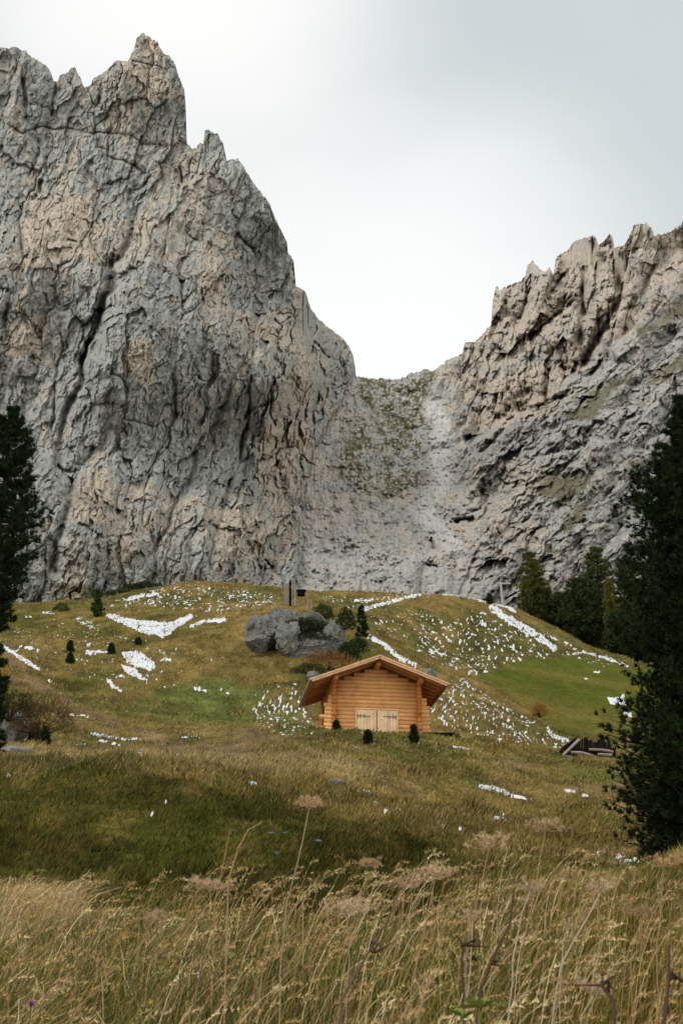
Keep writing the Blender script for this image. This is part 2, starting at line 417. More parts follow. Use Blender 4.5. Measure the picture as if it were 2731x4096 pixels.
s_in = np.linspace(-.272, .272, 900); s_out = .272 + (np.linspace(0, 1, 50)[1:] ** 2) * 1.1
S = np.concatenate([-s_out[::-1], s_in, s_out])
yr = np.concatenate([np.linspace(-60, 3, 40)[:-1], np.exp(np.linspace(math.log(3), math.log(200), 640)), np.linspace(203, 600, 30)])
YY, SS = np.meshgrid(yr, S, indexing='ij'); XX = SS * (YY + 6 * (YY < 1e9)) ; XX = SS * np.maximum(YY + 6, 40 * (YY < 0) + 6)
gc, gm = ground_color(XX, YY); ZZ = ground(XX, YY, gm)
GP = np.stack([XX, YY, ZZ], -1)
g_ob = link('ground', mesh_np('ground', GP, [grid_faces(*XX.shape)], True, gc), M_ground); g_ob['kind'] = 'structure'

# ------------------------------------------------------------------ snow lying on the meadow
PX, PY = proj(GP); VIS = YY > 16
Sd = np.zeros(XX.shape)
wobx = fbm(XX * .9, YY * .3, 71, 3) * 3
def s_poly(pts, d, fe=3, ymin=16, ymax=400):
    global Sd; v = sst(-fe, fe, poly_sd(PX, PY, pts) + wobx * .5) * d; Sd = np.maximum(Sd, v * ((YY > ymin) & (YY < ymax)))
def s_line(pts, w, d, ymin=16, ymax=400):
    global Sd; dd, _ = seg_dist(PX, PY, pts); v = sst(w * .75 + 1, w * .3, dd + wobx * .35) * d; Sd = np.maximum(Sd, v * ((YY > ymin) & (YY < ymax)))
s_poly(Z3([(725, 450), (770, 440), (900, 480), (1080, 495), (1200, 500), (1330, 450), (1370, 465), (1230, 550), (1150, 615), (1060, 600), (980, 580), (850, 520), (760, 480)]), .95, 1.6)
s_poly(Z3([(520, 465), (600, 470), (710, 520), (700, 575), (620, 560), (530, 530)]), .6); s_poly(Z3([(470, 560), (560, 590), (530, 610)]), .5)
s_poly(Z3([(840, 710), (980, 700), (1040, 760), (1090, 790), (1080, 840), (1030, 850), (900, 800)]), .93, 1.6)
s_poly(Z3([(830, 795), (950, 830), (1030, 920), (960, 900), (880, 870)]), .95, 1.5); s_poly(Z3([(775, 865), (880, 870), (870, 895), (780, 900)]), .75, 1.5)
s_line(Z3([(755, 915), (790, 955), (840, 985)]), 2.5, .9); s_line(Z3([(10, 665), (120, 740), (270, 835)]), 2.6, 1.)
s_poly(Z3([(285, 430), (400, 428), (395, 458), (290, 452)]), .85, 1.5); s_line(Z3([(170, 465), (220, 465)]), 2, .7)
s_poly(Z3([(700, 360), (1000, 280), (1300, 230), (1568, 240), (1800, 270), (2000, 300), (2000, 380), (1568, 450), (1330, 450), (1100, 420), (750, 430)]), .47, 6)
s_poly(Z3([(-200, 530), (500, 450), (1000, 600), (1250, 750), (1200, 900), (800, 980), (400, 860), (-200, 680)]), .33, 10)
s_poly(Z3([(850, 560), (1250, 650), (1568, 700), (1568, 800), (1250, 950), (1000, 1000), (800, 700)]), .26, 10)
s_line(Z3([(900, 345), (960, 325), (1090, 310)]), 3, .8); s_line(Z3([(1330, 535), (1420, 500), (1568, 490)]), 3, .8); s_line(Z3([(610, 670), (640, 660)]), 2, .8)
s_line(Z3([(610, 715), (750, 712)]), 2.6, .8); s_line(Z3([(180, 680), (270, 700)]), 2.6, .8); s_line(Z3([(1100, 765), (1190, 770)]), 2.6, .7); s_line(Z3([(1110, 710), (1150, 725)]), 2.5, .7)
s_line(Z3([(640, 1285), (740, 1305), (830, 1315)]), 1.6, .9, 30); s_line(Z3([(690, 1335), (830, 1362)]), 1.6, .8, 30); s_line(Z3([(850, 1322), (980, 1322)]), 1.4, .75, 30)
s_line(Z3([(540, 1365), (610, 1355)]), 1.5, .8, 30); s_line(Z3([(910, 1445), (1060, 1430), (1250, 1445)]), 1.7, .72, 30); s_line(Z3([(350, 1105), (450, 1120)]), 1.6, .7, 30); s_line(Z3([(490, 1152), (610, 1165)]), 1.3, .8, 30); s_line(Z3([(1270, 1305), (1480, 1310)]), 1.2, .6, 30)
s_line(Z3([(1120, 960), (1280, 945)]), 2, .6); s_line(Z3([(1360, 970), (1430, 985)]), 2.5, .75); s_line(Z3([(1540, 970), (1600, 1010)]), 2.5, .7); s_line(Z3([(340, 915), (350, 918)]), 1.8, .95)
s_poly([(252, 692), (296, 688), (322, 730), (312, 740), (280, 738), (250, 722)], .47, 4, 50); s_poly(ZV([(420, 1570), (700, 1560), (700, 1620), (640, 1590)]), .38, 5, 50)
s_poly(Z2([(700, 260), (1200, 300), (1568, 270), (1700, 270), (1568, 380), (1300, 430), (1230, 440), (1000, 400)]), .45, 4); s_line(Z2([(1220, 430), (1400, 380), (1568, 330), (1750, 290)]), 2.8, .85, 60)
s_line(Z2([(1170, 345), (1320, 342)]), 1.8, .9, 60); s_poly(Z2([(1250, 450), (1568, 380), (1900, 500), (2000, 800), (1568, 700), (1350, 650)]), .40, 5); s_line(Z2([(1290, 665), (1430, 745), (1568, 860), (1700, 930)]), 4.2, .84, 60)
s_line(Z4([(-40, 470), (0, 465), (150, 495), (240, 520)]), 2.5, .85, 80); s_line(Z4([(280, 560), (370, 620), (480, 690), (600, 760), (700, 830)]), 7, .80, 80); s_line(Z4([(290, 525), (400, 560), (430, 590)]), 3.2, .85, 80)
s_poly(Z4([(-250, 900), (-200, 560), (0, 640), (200, 560), (450, 650), (700, 830), (900, 880), (1190, 950), (1100, 965), (700, 895), (440, 930), (140, 1035), (0, 990)]), .46, 5, 100)
s_line(Z4([(800, 880), (900, 860), (1050, 900), (1190, 950)]), 2.6, .72, 80); s_line(Z4([(640, 740), (760, 800), (900, 860)]), 4, .55, 80)
s_poly(Z4([(1060, 1165), (1140, 1160), (1170, 1140), (1185, 1215), (1070, 1210)]), .95, 1.2, 80); s_poly(Z4([(1160, 1262), (1220, 1268), (1225, 1300), (1180, 1290)]), .95, 1.2, 80)
s_line(Z4([(970, 995), (1002, 995)]), 1.3, .85, 80); s_line(Z4([(880, 1045), (920, 1045)]), 1.2, .8, 80); s_line(Z4([(1250, 1425), (1300, 1460)]), 2, .8, 60)
s_poly(Z4([(-300, 1000), (0, 1030), (100, 1060), (300, 1180), (560, 1310), (800, 1450), (740, 1535), (500, 1495), (0, 1420), (-120, 1300)]), .46, 4, 73, 110)
s_line(Z4([(80, 1050), (320, 1220), (560, 1330)]), 4, .6, 73, 110); s_line(Z4([(655, 1375), (690, 1425), (800, 1462)]), 2.4, .95, 73, 110); s_line(Z4([(360, 1340), (520, 1440)]), 3.5, .7, 73, 110); s_line(Z4([(0, 1500), (130, 1512)]), 1.3, .8, 60)
s_line(Z6([(635, 172), (700, 182), (765, 205)]), 2.4, 1.); s_line(Z6([(780, 212), (870, 233)]), 2., 1.); s_line(Z6([(705, 320), (750, 325)]), 2.2, .95); s_line(Z6([(732, 285), (744, 300)]), 1.6, .8)
s_line(Z6([(1030, 190), (1070, 195)]), 2, .85); s_line(Z6([(1110, 212), (1130, 216)]), 2, .85); s_poly(Z6([(1150, 475), (1200, 460), (1310, 465), (1400, 520), (1385, 545), (1180, 500)]), .55, 2.5)
s_line(Z6([(78, 190), (125, 200)]), 2.0, .8); s_line(Z6([(150, 243), (170, 248)]), 1.8, .9); s_line(Z6([(195, 285), (208, 292)]), 1.8, .95); s_line(Z6([(252, 280), (270, 286)]), 1.6, .85)
s_poly(Z6([(400, 330), (700, 350), (760, 380), (700, 400), (480, 370)]), .3, 3)
s_line(Z5([(600, 22), (655, 32)]), 2.4, .95); s_line(Z5([(680, 25), (740, 28)]), 1.8, .9); s_line(Z5([(800, 32), (830, 34)]), 1.6, .85); s_line(Z5([(30, 125), (42, 132)]), 2.5, .95); s_line(Z5([(310, 118), (340, 124)]), 1.8, .95); s_line(Z5([(1150, 160), (1175, 164)]), 1.8, .95)
s_line(Z5([(760, 245), (780, 247)]), 1.6, .8); s_line(Z5([(690, 300), (700, 302)]), 1.5, .9)
s_poly(ZV([(700, 1690), (900, 1690), (1060, 1700), (1000, 1740), (700, 1720)]), .27, 3)
_nf = fbm(XX * 4.6, YY * 1.5, 81, 3, .6); _nn = fbm(XX * 8.0, YY * 4.2, 82, 3, .6); _k = sst(112, 90, YY)
snn = .5 + .5 * ((_nf * (1 - _k) + _nn * _k) / np.sqrt((1 - _k) ** 2 + _k ** 2) * 1.35)
tus = .5 + .5 * fbm(XX * .5, YY * .2, 83, 2)
SV = Sd * np.where(Sd < .62, .76, .84) - snn * .86 - .10 * np.abs(fbm(XX * 11, YY * 4.5, 88, 2)) - .10 * tus
SV = np.where(Sd < .05, -1, SV)
SZ = ZZ + np.clip(SV, -.3, .22) * .22 + .0
keep = SV > -.02
fm = (keep[:-1, :-1] | keep[:-1, 1:] | keep[1:, :-1] | keep[1:, 1:])
sf = grid_faces(*XX.shape, mask=fm)
uq, inv = np.unique(sf, return_inverse=True)
SP = np.stack([XX, YY, SZ], -1).reshape(-1, 3)[uq]
s_ob = link('snow', mesh_np('snow', SP, [inv.reshape(-1, 4)], True), M_snow); s_ob['kind'] = 'stuff'
tag(s_ob, 'thin melting patches and specks of white snow lying on the brown meadow', 'snow')

# ------------------------------------------------------------------ mountains
def skyline(pts, px):
    xs = np.array([p[0] for p in pts], float); ys = np.array([p[1] for p in pts], float)
    return np.interp(px, xs, ys)
SKL = [(-400, 150), (-260, 100), (-180, 70), (-90, 55), (-40, 44)] + Z7([(0, 212), (75, 210), (120, 235), (160, 270), (220, 305), (240, 365), (255, 363), (270, 335), (300, 325), (318, 300), (335, 300), (355, 340), (378, 390), (405, 378), (420, 350), (455, 340), (490, 300), (520, 270), (570, 272), (595, 230), (612, 175), (640, 150), (675, 175), (705, 190), (735, 245), (765, 255), (785, 290), (800, 345), (825, 400), (832, 470), (836, 640), (860, 670), (880, 668), (885, 650), (910, 645), (918, 590), (935, 583), (975, 600), (1000, 640), (1015, 715), (1065, 710), (1090, 745), (1130, 810), (1170, 870), (1205, 910), (1235, 980), (1285, 1080), (1290, 1130), (1315, 1170), (1325, 1280), (1370, 1310), (1390, 1380), (1430, 1440), (1500, 1490)]) + [(337, 335), (346, 342.7), (352.5, 356), (355, 370), (357, 420), (362, 600)]
SKR = [(280, 420), (340, 385), (352, 375)] + Z8([(350, 690), (400, 690), (440, 690), (480, 690), (520, 670), (580, 655), (610, 655), (660, 620), (720, 590), (728, 550), (765, 548), (800, 515), (830, 485), (835, 400), (848, 335), (856, 338), (862, 355), (905, 325), (930, 320), (960, 300), (970, 255), (990, 238), (1020, 265), (1040, 275), (1055, 252), (1070, 290), (1078, 225), (1110, 205), (1160, 155), (1230, 135), (1245, 175), (1270, 150), (1285, 130), (1297, 150), (1305, 190), (1345, 175), (1380, 100), (1425, 85), (1448, 110), (1455, 135), (1500, 130), (1560, 100), (1568, 80)]) + [(700, 205), (760, 180), (830, 190), (900, 230), (1000, 210), (1100, 260)]

def rbf_depth(pts, px, py, s=60.):
    """smooth interpolation of surveyed depths"""
    P = np.array(pts, float); w = 0; a = 0
    for x, y, d in P:
        k = 1 / (((px - x) ** 2 + (py - y) ** 2) / s ** 2 + .15) ** 2; w = w + k; a = a + k * d
    return a / w

CRK_L = [  # (polyline, half width px, depth m)
 (Z7([(600, 840), (605, 950), (560, 1100), (490, 1200), (490, 1300), (455, 1420), (440, 1568)]) + ZA([(770, 200), (690, 330), (640, 450), (600, 620), (520, 800), (440, 950), (420, 1100), (410, 1260)]), 6, 13),
 (ZA([(440, 200), (440, 340), (430, 420), (450, 560), (400, 650), (380, 830), (360, 1080)]), 2.0, 5),
 (ZA([(965, 270), (945, 450), (955, 640)]), 1.6, 4), (ZA([(870, 330), (868, 560), (960, 640), (990, 720)]), 1.8, 4),
 (ZA([(1290, 950), (1160, 1200), (1120, 1310), (1050, 1430), (1060, 1620), (1050, 1740)]), 1.5, 4), (ZA([(1290, 950), (1350, 820)]), 1.5, 3),
 (ZB([(430, 560), (360, 800), (300, 930), (200, 1100), (150, 1230), (110, 1380), (0, 1520)]) + ZA([(1240, 1710), (1150, 1830), (1050, 2000)]), 3.4, 7),
 (ZB([(550, 400), (540, 600), (560, 750), (530, 920), (480, 1080), (465, 1240)]), 2.8, 6), (ZB([(465, 1240), (560, 1190)]), 2, 4),
 (ZB([(420, 1330), (380, 1450), (350, 1600), (300, 1740), (260, 1870), (240, 1950), (240, 2060)]), 2.2, 5), (ZB([(280, 400), (270, 600), (210, 700), (240, 850), (180, 960)]), 4.5, 7),
 (ZB([(720, 650), (725, 850), (760, 970)]), 2.2, 5), (ZB([(960, 480), (1040, 320), (1130, 410), (1200, 450)]), 2.4, 5), (ZB([(1080, 680), (1030, 850), (1050, 970)]), 2.2, 5),
 (ZB([(0, 560), (20, 700), (12, 900)]), 1.5, 4), (ZA([(110, 0), (60, 120), (40, 280), (0, 330)]), 4, 9), (ZB([(200, 1600), (110, 1800), (80, 2000)]), 1.5, 3),
 (ZB([(680, 2000), (640, 2120)]), 3, 5), (ZB([(1000, 1600), (940, 1640)]), 2, 3),
 (Z7([(90, 330), (100, 420), (120, 570)]), 3.5, 8), (Z7([(190, 800), (180, 870)]), 4, 6), (Z7([(120, 790), (160, 690), (160, 620)]), 2, 4),
 (Z7([(250, 360), (265, 440), (240, 530)]), 2, 5), (Z7([(0, 560), (90, 600), (200, 570), (300, 580), (380, 590), (560, 600), (640, 640), (800, 660)]), 1.4, 4),
 (Z7([(95, 870), (90, 1000), (100, 1150)]), 1.8, 4), (Z7([(410, 370), (430, 460), (500, 520), (430, 560), (430, 660), (480, 680)]), 1.3, 3),
 (Z7([(480, 700), (560, 720), (660, 780)]), 1.5, 4), (Z7([(1060, 1050), (1130, 1140)]), 2.4, 5), (Z7([(830, 950), (835, 1040), (890, 1080)]), 1.6, 4), (Z7([(880, 1300), (895, 1370)]), 2.4, 4),
 (Z7([(600, 860), (640, 830), (680, 790)]), 2, 4), (Z7([(1000, 860), (900, 900), (940, 950)]), 1.8, 3), (Z7([(0, 1280), (60, 1320), (20, 1470)]), 4, 8), (Z7([(580, 280), (650, 290), (750, 310)]), 1.4, 3),
 (Z7([(370, 1090), (300, 1070)]), 2, 4), (Z7([(820, 740), (830, 830)]), 1.6, 4), (ZA([(400, 1250), (470, 1300), (560, 1290)]), 3, 4),
 (ZA([(560, 1300), (530, 1480), (470, 1660), (400, 1820), (400, 2000), (440, 2100)]), 5.5, 9), (ZA([(700, 1080), (640, 1200), (560, 1300)]), 4, 5), (ZA([(870, 1060), (930, 1150), (930, 1250)]), 3, 3),
 (ZA([(620, 1690), (720, 1760), (900, 1800)]), 2, 3), (ZA([(920, 900), (1000, 915), (1150, 940), (1250, 900)]), 1.4, 3.5)]
CRK_R = [
 (Z8([(1100, 760), (1000, 800), (900, 850), (840, 920), (790, 965)]), 3.5, 6), (Z8([(1060, 650), (1040, 780)]), 2.5, 5), (Z8([(1200, 270), (1195, 440)]), 3, 7), (Z8([(1350, 260), (1330, 380), (1290, 460), (1180, 620)]), 4, 8),
 (Z8([(1150, 390), (1060, 480), (990, 520)]), 3, 5), (Z8([(850, 580), (870, 600)]), 2.5, 4), (Z8([(1455, 250), (1420, 330), (1350, 420)]), 2.5, 5), (Z8([(1500, 830), (1450, 960), (1400, 1080)]), 2.4, 4),
 (Z8([(690, 1230), (750, 1225)]), 2.2, 5), (Z8([(590, 1310), (600, 1350)]), 2, 4), (Z8([(590, 1400), (620, 1410)]), 2, 4), (Z8([(980, 350), (930, 460)]), 2.5, 5), (Z8([(1100, 290), (1060, 380)]), 2.4, 4),
 (Z8([(1240, 180), (1240, 270)]), 2.4, 5), (Z8([(1110, 640), (1190, 690), (1250, 600)]), 3, 5), (Z8([(1340, 1250), (1320, 1300)]), 3, 3), (Z8([(1190, 1000), (1260, 1120)]), 2, 2), (Z8([(1000, 1290), (940, 1420), (880, 1540)]), 2.5, 3),
 (Z8([(1150, 1400), (1100, 1530)]), 2.5, 3), (Z8([(700, 1540), (760, 1380)]), 2, 2.5)]

def crease(x, z, levels, seed, warp=.35):
    d = 0; wx = 0; wz = 0
    for k, (lx, lz, a) in enumerate(levels):
        n = vn(x / lx + wx + 3.7 * k, z / lz + wz - 5.1 * k, seed + k)
        d = d + a * (np.abs(2 * n - 1) ** .8 - .45)
        m = vn(x / lx + 9.3, z / lz + 2.2, seed + 40 + k); wx = wx * (lx / levels[min(k + 1, len(levels) - 1)][0]) * .3 + (n - .5) * warp; wz = (m - .5) * warp * 1.4
    return d
def facets(x, z, s, amp, seed):
    f1, e, dx, dy, a, b, c = worley(x / s[0], z / s[1], seed)
    return amp * ((a - .5) * .9 + (b - .5) * dx * 2.8 + (c - .5) * dy * 1.3 - .05 * sst(.14, .0, e)), e

def massif(name, pxs, sky, base_py, nrow, depth_fn, disp_fn, mat, pow_=.92, back=14):
    ncol = len(pxs); top = skyline(sky, pxs)
    jag = fbm(pxs * .35, pxs * 0, 5, 4, .65) * 2.2 + fbm(pxs * .05, pxs * 0, 8, 2) * 1.
    top = top + jag * sst(-20, 20, np.full(ncol, 30.))
    rows_ = np.linspace(base_py, top.min() - .5, nrow)[:, None]
    px = np.broadcast_to(pxs[None], (nrow, ncol)); py = np.maximum(rows_, top[None]); dead = rows_ < top[None]
    D = depth_fn(px, py, top[None]); P0 = at(px, py, D)
    dsp, at_ = disp_fn(P0, px, py, top[None])
    gx_ = np.gradient(D, axis=1) / np.gradient(px, axis=1); gy_ = np.gradient(D, axis=0) / np.minimum(np.gradient(py, axis=0), -.2)
    G2_ = (np.clip(gx_, -2, 2) ** 2 + np.clip(gy_, -2, 2) ** 2) / .21 ** 2
    dF = dsp * np.clip(np.sqrt(1 + .30 * G2_), 1, 3.4); eF = py - top[None]
    dF = np.where(eF < 40, np.maximum(dF, -(4 + eF * .7)), dF); dF = np.minimum(dF, 7 + np.maximum(eF, 0) * 2.5)
    D2 = D - dF
    P = at(px, py, D2)
    # back of the mountain: from the crest on, away from us and down again
    rows = []
    for k in range(1, back + 1):
        t = k / back; q = P[-1].copy(); q[:, 1] += 60 * t + 120 * t * t
        q[:, 0] *= q[:, 1] / P[-1][:, 1]; q[:, 2] -= 3 * t + (P[-1][:, 2] - 40) * (t ** 1.8) * .98
        q[:, 0] += q[:, 0] * 0; q += np.stack([fbm(q[:, 0] * .1, q[:, 1] * .1, k) * 3 * t] * 3, -1)
        rows.append(q)
    P = np.concatenate([P, np.array(rows)], 0)
    fm_ = ~(dead[:-1, :-1] & dead[:-1, 1:]); fm_ = np.concatenate([fm_, np.ones((back, ncol - 1), bool)], 0)
    at2 = {k: np.concatenate([a, np.zeros((back, ncol))], 0) for k, a in at_.items()}
    o = link(name, mesh_np(name, P, [grid_faces(nrow + back, ncol, fm_)], True, None, at2), mat)
    o['kind'] = 'structure'
    return o

def depth_L(px, py, top):
    pts = [(-350, 600, 215), (-100, 600, 222), (0, 600, 226), (100, 600, 224), (200, 600, 226), (260, 600, 232), (310, 600, 252), (345, 600, 285),
           (-350, 300, 285), (-100, 300, 280), (0, 330, 272), (60, 330, 282), (120, 350, 258), (200, 350, 262), (260, 380, 268), (310, 400, 320), (350, 400, 400),
           (0, 100, 318), (60, 100, 322), (140, 80, 305), (180, 150, 310), (230, 200, 305), (290, 280, 318), (345, 345, 355), (-200, 100, 330)]
    pb = np.interp(py.ravel(), [300, 360, 375, 400, 425, 450, 500, 560, 620], [352, 354, 352, 340, 326, 314, 302, 294, 288]).reshape(px.shape)
    pbw = pb + 4 * fbm(py * .06, px * .02, 19, 3); gd = 228 + (600 - py) * .93
    k = sst(-62, 0, px - pbw); r = rbf_depth(pts, px, py)
    return r * (1 - k) + np.maximum(gd, r * .9) * k + 5. * np.maximum(0, px - pbw)
def disp_L(P, px, py, top):
    x = (px - 341) * .2; z = 80 + (600 - py) * .2               # metres along the face
    # buttresses lean down to the left on the right half of the face
    xs = x - .24 * (z - 100)
    wx = fbm(x * .10, z * .06, 101, 4) * 3.5; wz = fbm(x * .09, z * .09, 107, 4) * 4
    d = 7 * fbm((xs + wx) / 26, z / 110, 111, 2)
    d += 5.0 * (ridged((xs + wx) / 15, (z + wz) / 70, 115, 3) - .6)
    wx2 = fbm(x * .5, z * .35, 141, 4); wz2 = fbm(x * .5, z * .5, 147, 4)
    fA, eA = facets(xs + wx + wx2, z + wz + wz2, (6.0, 15), 3.6, 121)
    fB, eB = facets(xs + wx * .6 + wx2 * 1.2, z + wz * .6 + wz2, (2.6, 5.2), 1.9, 131)
    fC, eC = facets(xs + wx2 * 1.2, z + wz2, (1.15, 1.9), .95, 151)
    fD, eD = facets(xs + wx2 * .8, z + wz2 * .8, (.55, .8), .42, 155)
    d += fA * .75 + fB * .9 + fC * 1.15 + fD * 1.3 - .9 * sst(.86, .99, ridged((xs + wx2) / 1.9, z / 17, 185, 2))
    d += crease(xs + wx + wx2, z + wz + wz2, [(10, 44, 3.0), (5, 20, 1.5), (2.4, 9., .8), (1.2, 4., .5), (.7, 1.8, .3), (.45, 1., .2)], 401)
    d -= 1.2 * sst(.07, .0, eA) * (vn(x * .1, z * .1, 5) > .5)
    d += .7 * (ridged(x / 24, (z + wz * 1.0 + x * .15) / 6., 165, 3) - .5)
    d += .75 * fbm(x * .8, z * .5, 171, 6, .72)
    d *= .82
    wx2 = fbm(x * .4, z * .3, 141, 3); wz2 = fbm(x * .4, z * .4, 147, 3)
    wx3 = fbm(x * .14, z * .10, 195, 3) * 7; wm3 = vn(x * .15, z * .15, 196) * .7 - .12
    for pts, w, dep in CRK_L:
        dd, tt_ = seg_dist(px + wx2 * 3.5 + wx3, py + wz2 * 3.5, pts); w = w * .62
        tp_ = (.45 + .9 * wm3) * np.clip(np.minimum(tt_, 1 - tt_) * 6 + .25, 0, 1)
        d -= dep * np.exp(-(dd / w) ** 2) * .6 * tp_ + dep * .22 * np.exp(-(dd / (w * 4.)) ** 2) * tp_
    veg = sst(-4, 5, poly_sd(px, py, ZA([(370, 2100), (470, 2120), (620, 2160), (760, 2200), (620, 2260), (480, 2200), (400, 2250)])) + 6 * fbm(x * .4, z * .5, 177, 3)) * .8
    veg = np.maximum(veg, .35 * sst(.5, .8, fbm(x * .12, z * .2, 178, 3) + .2) * sst(420, 580, py))
    warm = np.zeros(px.shape)
    for pl in (ZB([(650, 950), (1000, 900), (930, 1400), (850, 1850), (700, 1750), (650, 1300)]), ZB([(960, 400), (1080, 400), (1070, 750), (1000, 880)]), ZB([(350, 1600), (650, 1550), (650, 1900), (250, 2050)]), ZA([(280, 600), (390, 650), (380, 1150), (290, 1100)]),
               ZA([(560, 1350), (760, 1100), (840, 1500), (760, 1650), (540, 1650)]), ZA([(950, 300), (1180, 300), (1150, 700), (960, 600)]), Z7([(560, 300), (760, 330), (820, 460), (650, 440), (590, 350)]), Z7([(100, 900), (400, 900), (450, 1150), (120, 1180)]), Z7([(900, 1100), (1050, 1150), (1000, 1350), (880, 1350)]), ZA([(0, 150), (350, 150), (300, 420), (60, 420)])):
        warm = np.maximum(warm, sst(-6, 8, poly_sd(px, py, pl) + 10 * fbm(x * .25, z * .15, 191, 4)))
    edge = sst(0, 10, py - top)
    return d * (.55 + .45 * edge), {'veg': veg, 'pale': np.zeros(px.shape), 'warm': warm}

def depth_R(px, py, top):
    h = (600 - py)
    g = 228 + h * .93
    r1 = 236 + np.minimum(h, 240) * .42 + np.maximum(h - 150, 0) * .30
    pts = [(300, 0), (400, 0), (440, .12), (480, .42), (520, .75), (560, 1), (900, 1)]
    sh = np.interp((px - (h * .20)).ravel(), [p[0] for p in pts], [p[1] for p in pts]).reshape(px.shape)
    return g * (1 - sh) + r1 * sh + 16 * np.exp(-((px - 425) / 45) ** 2) * np.exp(-((py - 480) / 130) ** 2)
GRS = [Z8([(1395, 505), (1480, 445), (1568, 372), (1640, 340), (1640, 400), (1568, 440), (1480, 500), (1420, 530)]), Z8([(1440, 690), (1568, 590), (1640, 560), (1640, 620), (1500, 690)]),
       Z8([(1120, 820), (1250, 720), (1380, 660), (1390, 690), (1290, 760), (1230, 840), (1150, 850)]), Z8([(1015, 1130), (1040, 1045), (1130, 1035), (1230, 1045), (1200, 1110), (1130, 1180), (1080, 1150)]),
       Z8([(1085, 1278), (1160, 1180), (1230, 1115), (1238, 1150), (1190, 1230), (1120, 1270)]), Z8([(1280, 170), (1568, 150), (1568, 110), (1480, 200)])]
GUL = Z8([(285, 740), (330, 690), (480, 690), (600, 655), (625, 700), (595, 780), (575, 870), (510, 960), (430, 880), (370, 790)])
GUL2 = Z8([(220, 1020), (330, 840), (430, 850), (600, 880), (570, 1130), (380, 1180), (260, 1130)])
def disp_R(P, px, py, top):
    x = (px - 341) * .215; z = 80 + (600 - py) * .215
    wob = fbm(x * .09, z * .12, 201, 4)
    # 0 in the scree gully, 1 on the rock
    rock = sst(-6, 26, px - np.interp(py.ravel(), [340, 380, 430, 480, 530, 600], [445, 435, 446, 455, 462, 455]).reshape(px.shape) + wob * 14)
    # towers above the ledge line
    ln = np.interp(px.ravel(), [440, 534, 590, 638, 682, 760], [460, 405, 368, 330, 298, 250]).reshape(px.shape)
    tow = sst(-6, 8, ln - py + wob * 8) * rock
    wx = fbm(x * .05, z * .05, 211, 4) * 6; wz = fbm(x * .05, z * .05, 217, 4) * 6
    c, s = math.cos(.75), math.sin(.75)
    u = x * c - z * s; w = x * s + z * c                     # w runs along the tilted strata
    d1 = 4.2 * (ridged((u + wx) / 9, (w + wz) / 34, 221, 4, .6) - .5)
    wv2 = fbm(x * .5, z * .5, 219, 4)
    fA, _ = facets(u + wx * .5 + wv2, w + wz, (3.8, 10), 3.2, 223); fB, _ = facets(u + wx * .3 + wv2, w + wv2, (1.6, 3.2), 1.5, 227); fC, _ = facets(u + wv2 * .6, w, (.75, 1.2), .6, 228)
    slab = d1 * .45 + (fA + fB + fC) * .85 + .6 * fbm(u * .9, w * .5, 433, 6, .72) + crease(u + wv2, w + wx + wv2, [(6, 22, 2.6), (3, 10, 1.5), (1.5, 4.5, .9), (.8, 1.8, .5), (.45, .8, .3)], 431)
    lx = x - .15 * z
    t1 = 8.5 * (ridged((lx + wx) / 15, (z + wz) / 52, 231, 3) - .55)
    tA, _ = facets(lx + wx * .7, z + wz * .7, (5., 9.), 4., 233); tB, _ = facets(lx, z, (2., 3.2), 1.7, 237)
    tC, _ = facets(lx, z, (1., 1.4), .8, 238)
    towr = t1 * 1.3 + (tA + tB + tC) * .75 + .6 * fbm(x * .9, z * .6, 453, 6, .72) + crease(lx + wv2, z + wz * .5 + wv2, [(8, 18, 4.2), (4, 8, 2.3), (2, 4., 1.2), (1.1, 1.8, .6), (.6, .9, .35)], 451) - 3.5
    f1, e, dx, dy, a, b, cc = worley(x / 2.0 + wx * .1, z / 1.9 + wz * .1, 241); st1 = np.clip(.5 - f1, 0, 1) * 4.2 * (a > .35)
    f1, e, dx, dy, a2, b, cc = worley(x / .85, z / .8, 243); st2 = np.clip(.5 - f1, 0, 1) * 2.2 * (a2 > .2)
    f1, e, dx, dy, a3, b, cc = worley(x / 4.5, z / 4.2 + wx * .05, 247); st3 = np.clip(.55 - f1, 0, 1) * 8.5 * (a3 > .62)
    scree = st1 * .6 + st2 + st3 * .6 * sst(.4, .6, vn(x * .06, z * .06, 9)) + 3.2 * fbm((x + wx) / 16, z / 40, 249, 4) + 3. * (ridged((x + wx) / 9, z / 22, 252, 3) - .5) + .5 * fbm(x * 1.3, z * 1.5, 251, 4, .65)
    pale = np.zeros(px.shape)
    dd, _ = seg_dist(px + wob * 5, py, Z8([(600, 790), (640, 860), (630, 980), (650, 1060), (590, 1150), (570, 1210), (640, 1290), (680, 1330)]))
    pale = np.maximum(pale, sst(15, 3, dd + wob * 3) * (.6 + .5 * vn(x * .8, z * .8, 3)))
    pale = np.maximum(pale, sst(-2, 3, poly_sd(px, py, Z8([(410, 730), (490, 735), (530, 770), (480, 775)])) + wob * 3) * .9 * (vn(x * .8, z * 1.2, 7) > .45))
    pale = np.maximum(pale, (1 - rock) * .25 * vn(x * .3, z * .3, 99) * sst(470, 520, py))
    veg = np.zeros(px.shape); fine = fbm(x * .5, z * .6, 253, 4)
    f2_ = fbm(x * 1.4, z * 1.5, 257, 4, .65)
    for g in GRS: veg = np.maximum(veg, sst(-4, 5, poly_sd(px, py, g) + fine * 8 + f2_ * 4) * (.75 + .25 * f2_))
    veg = np.maximum(veg, sst(-3, 4, poly_sd(px, py, GUL) + fine * 10) * sst(-.45, .15, f2_ + fine * .5) * .95)
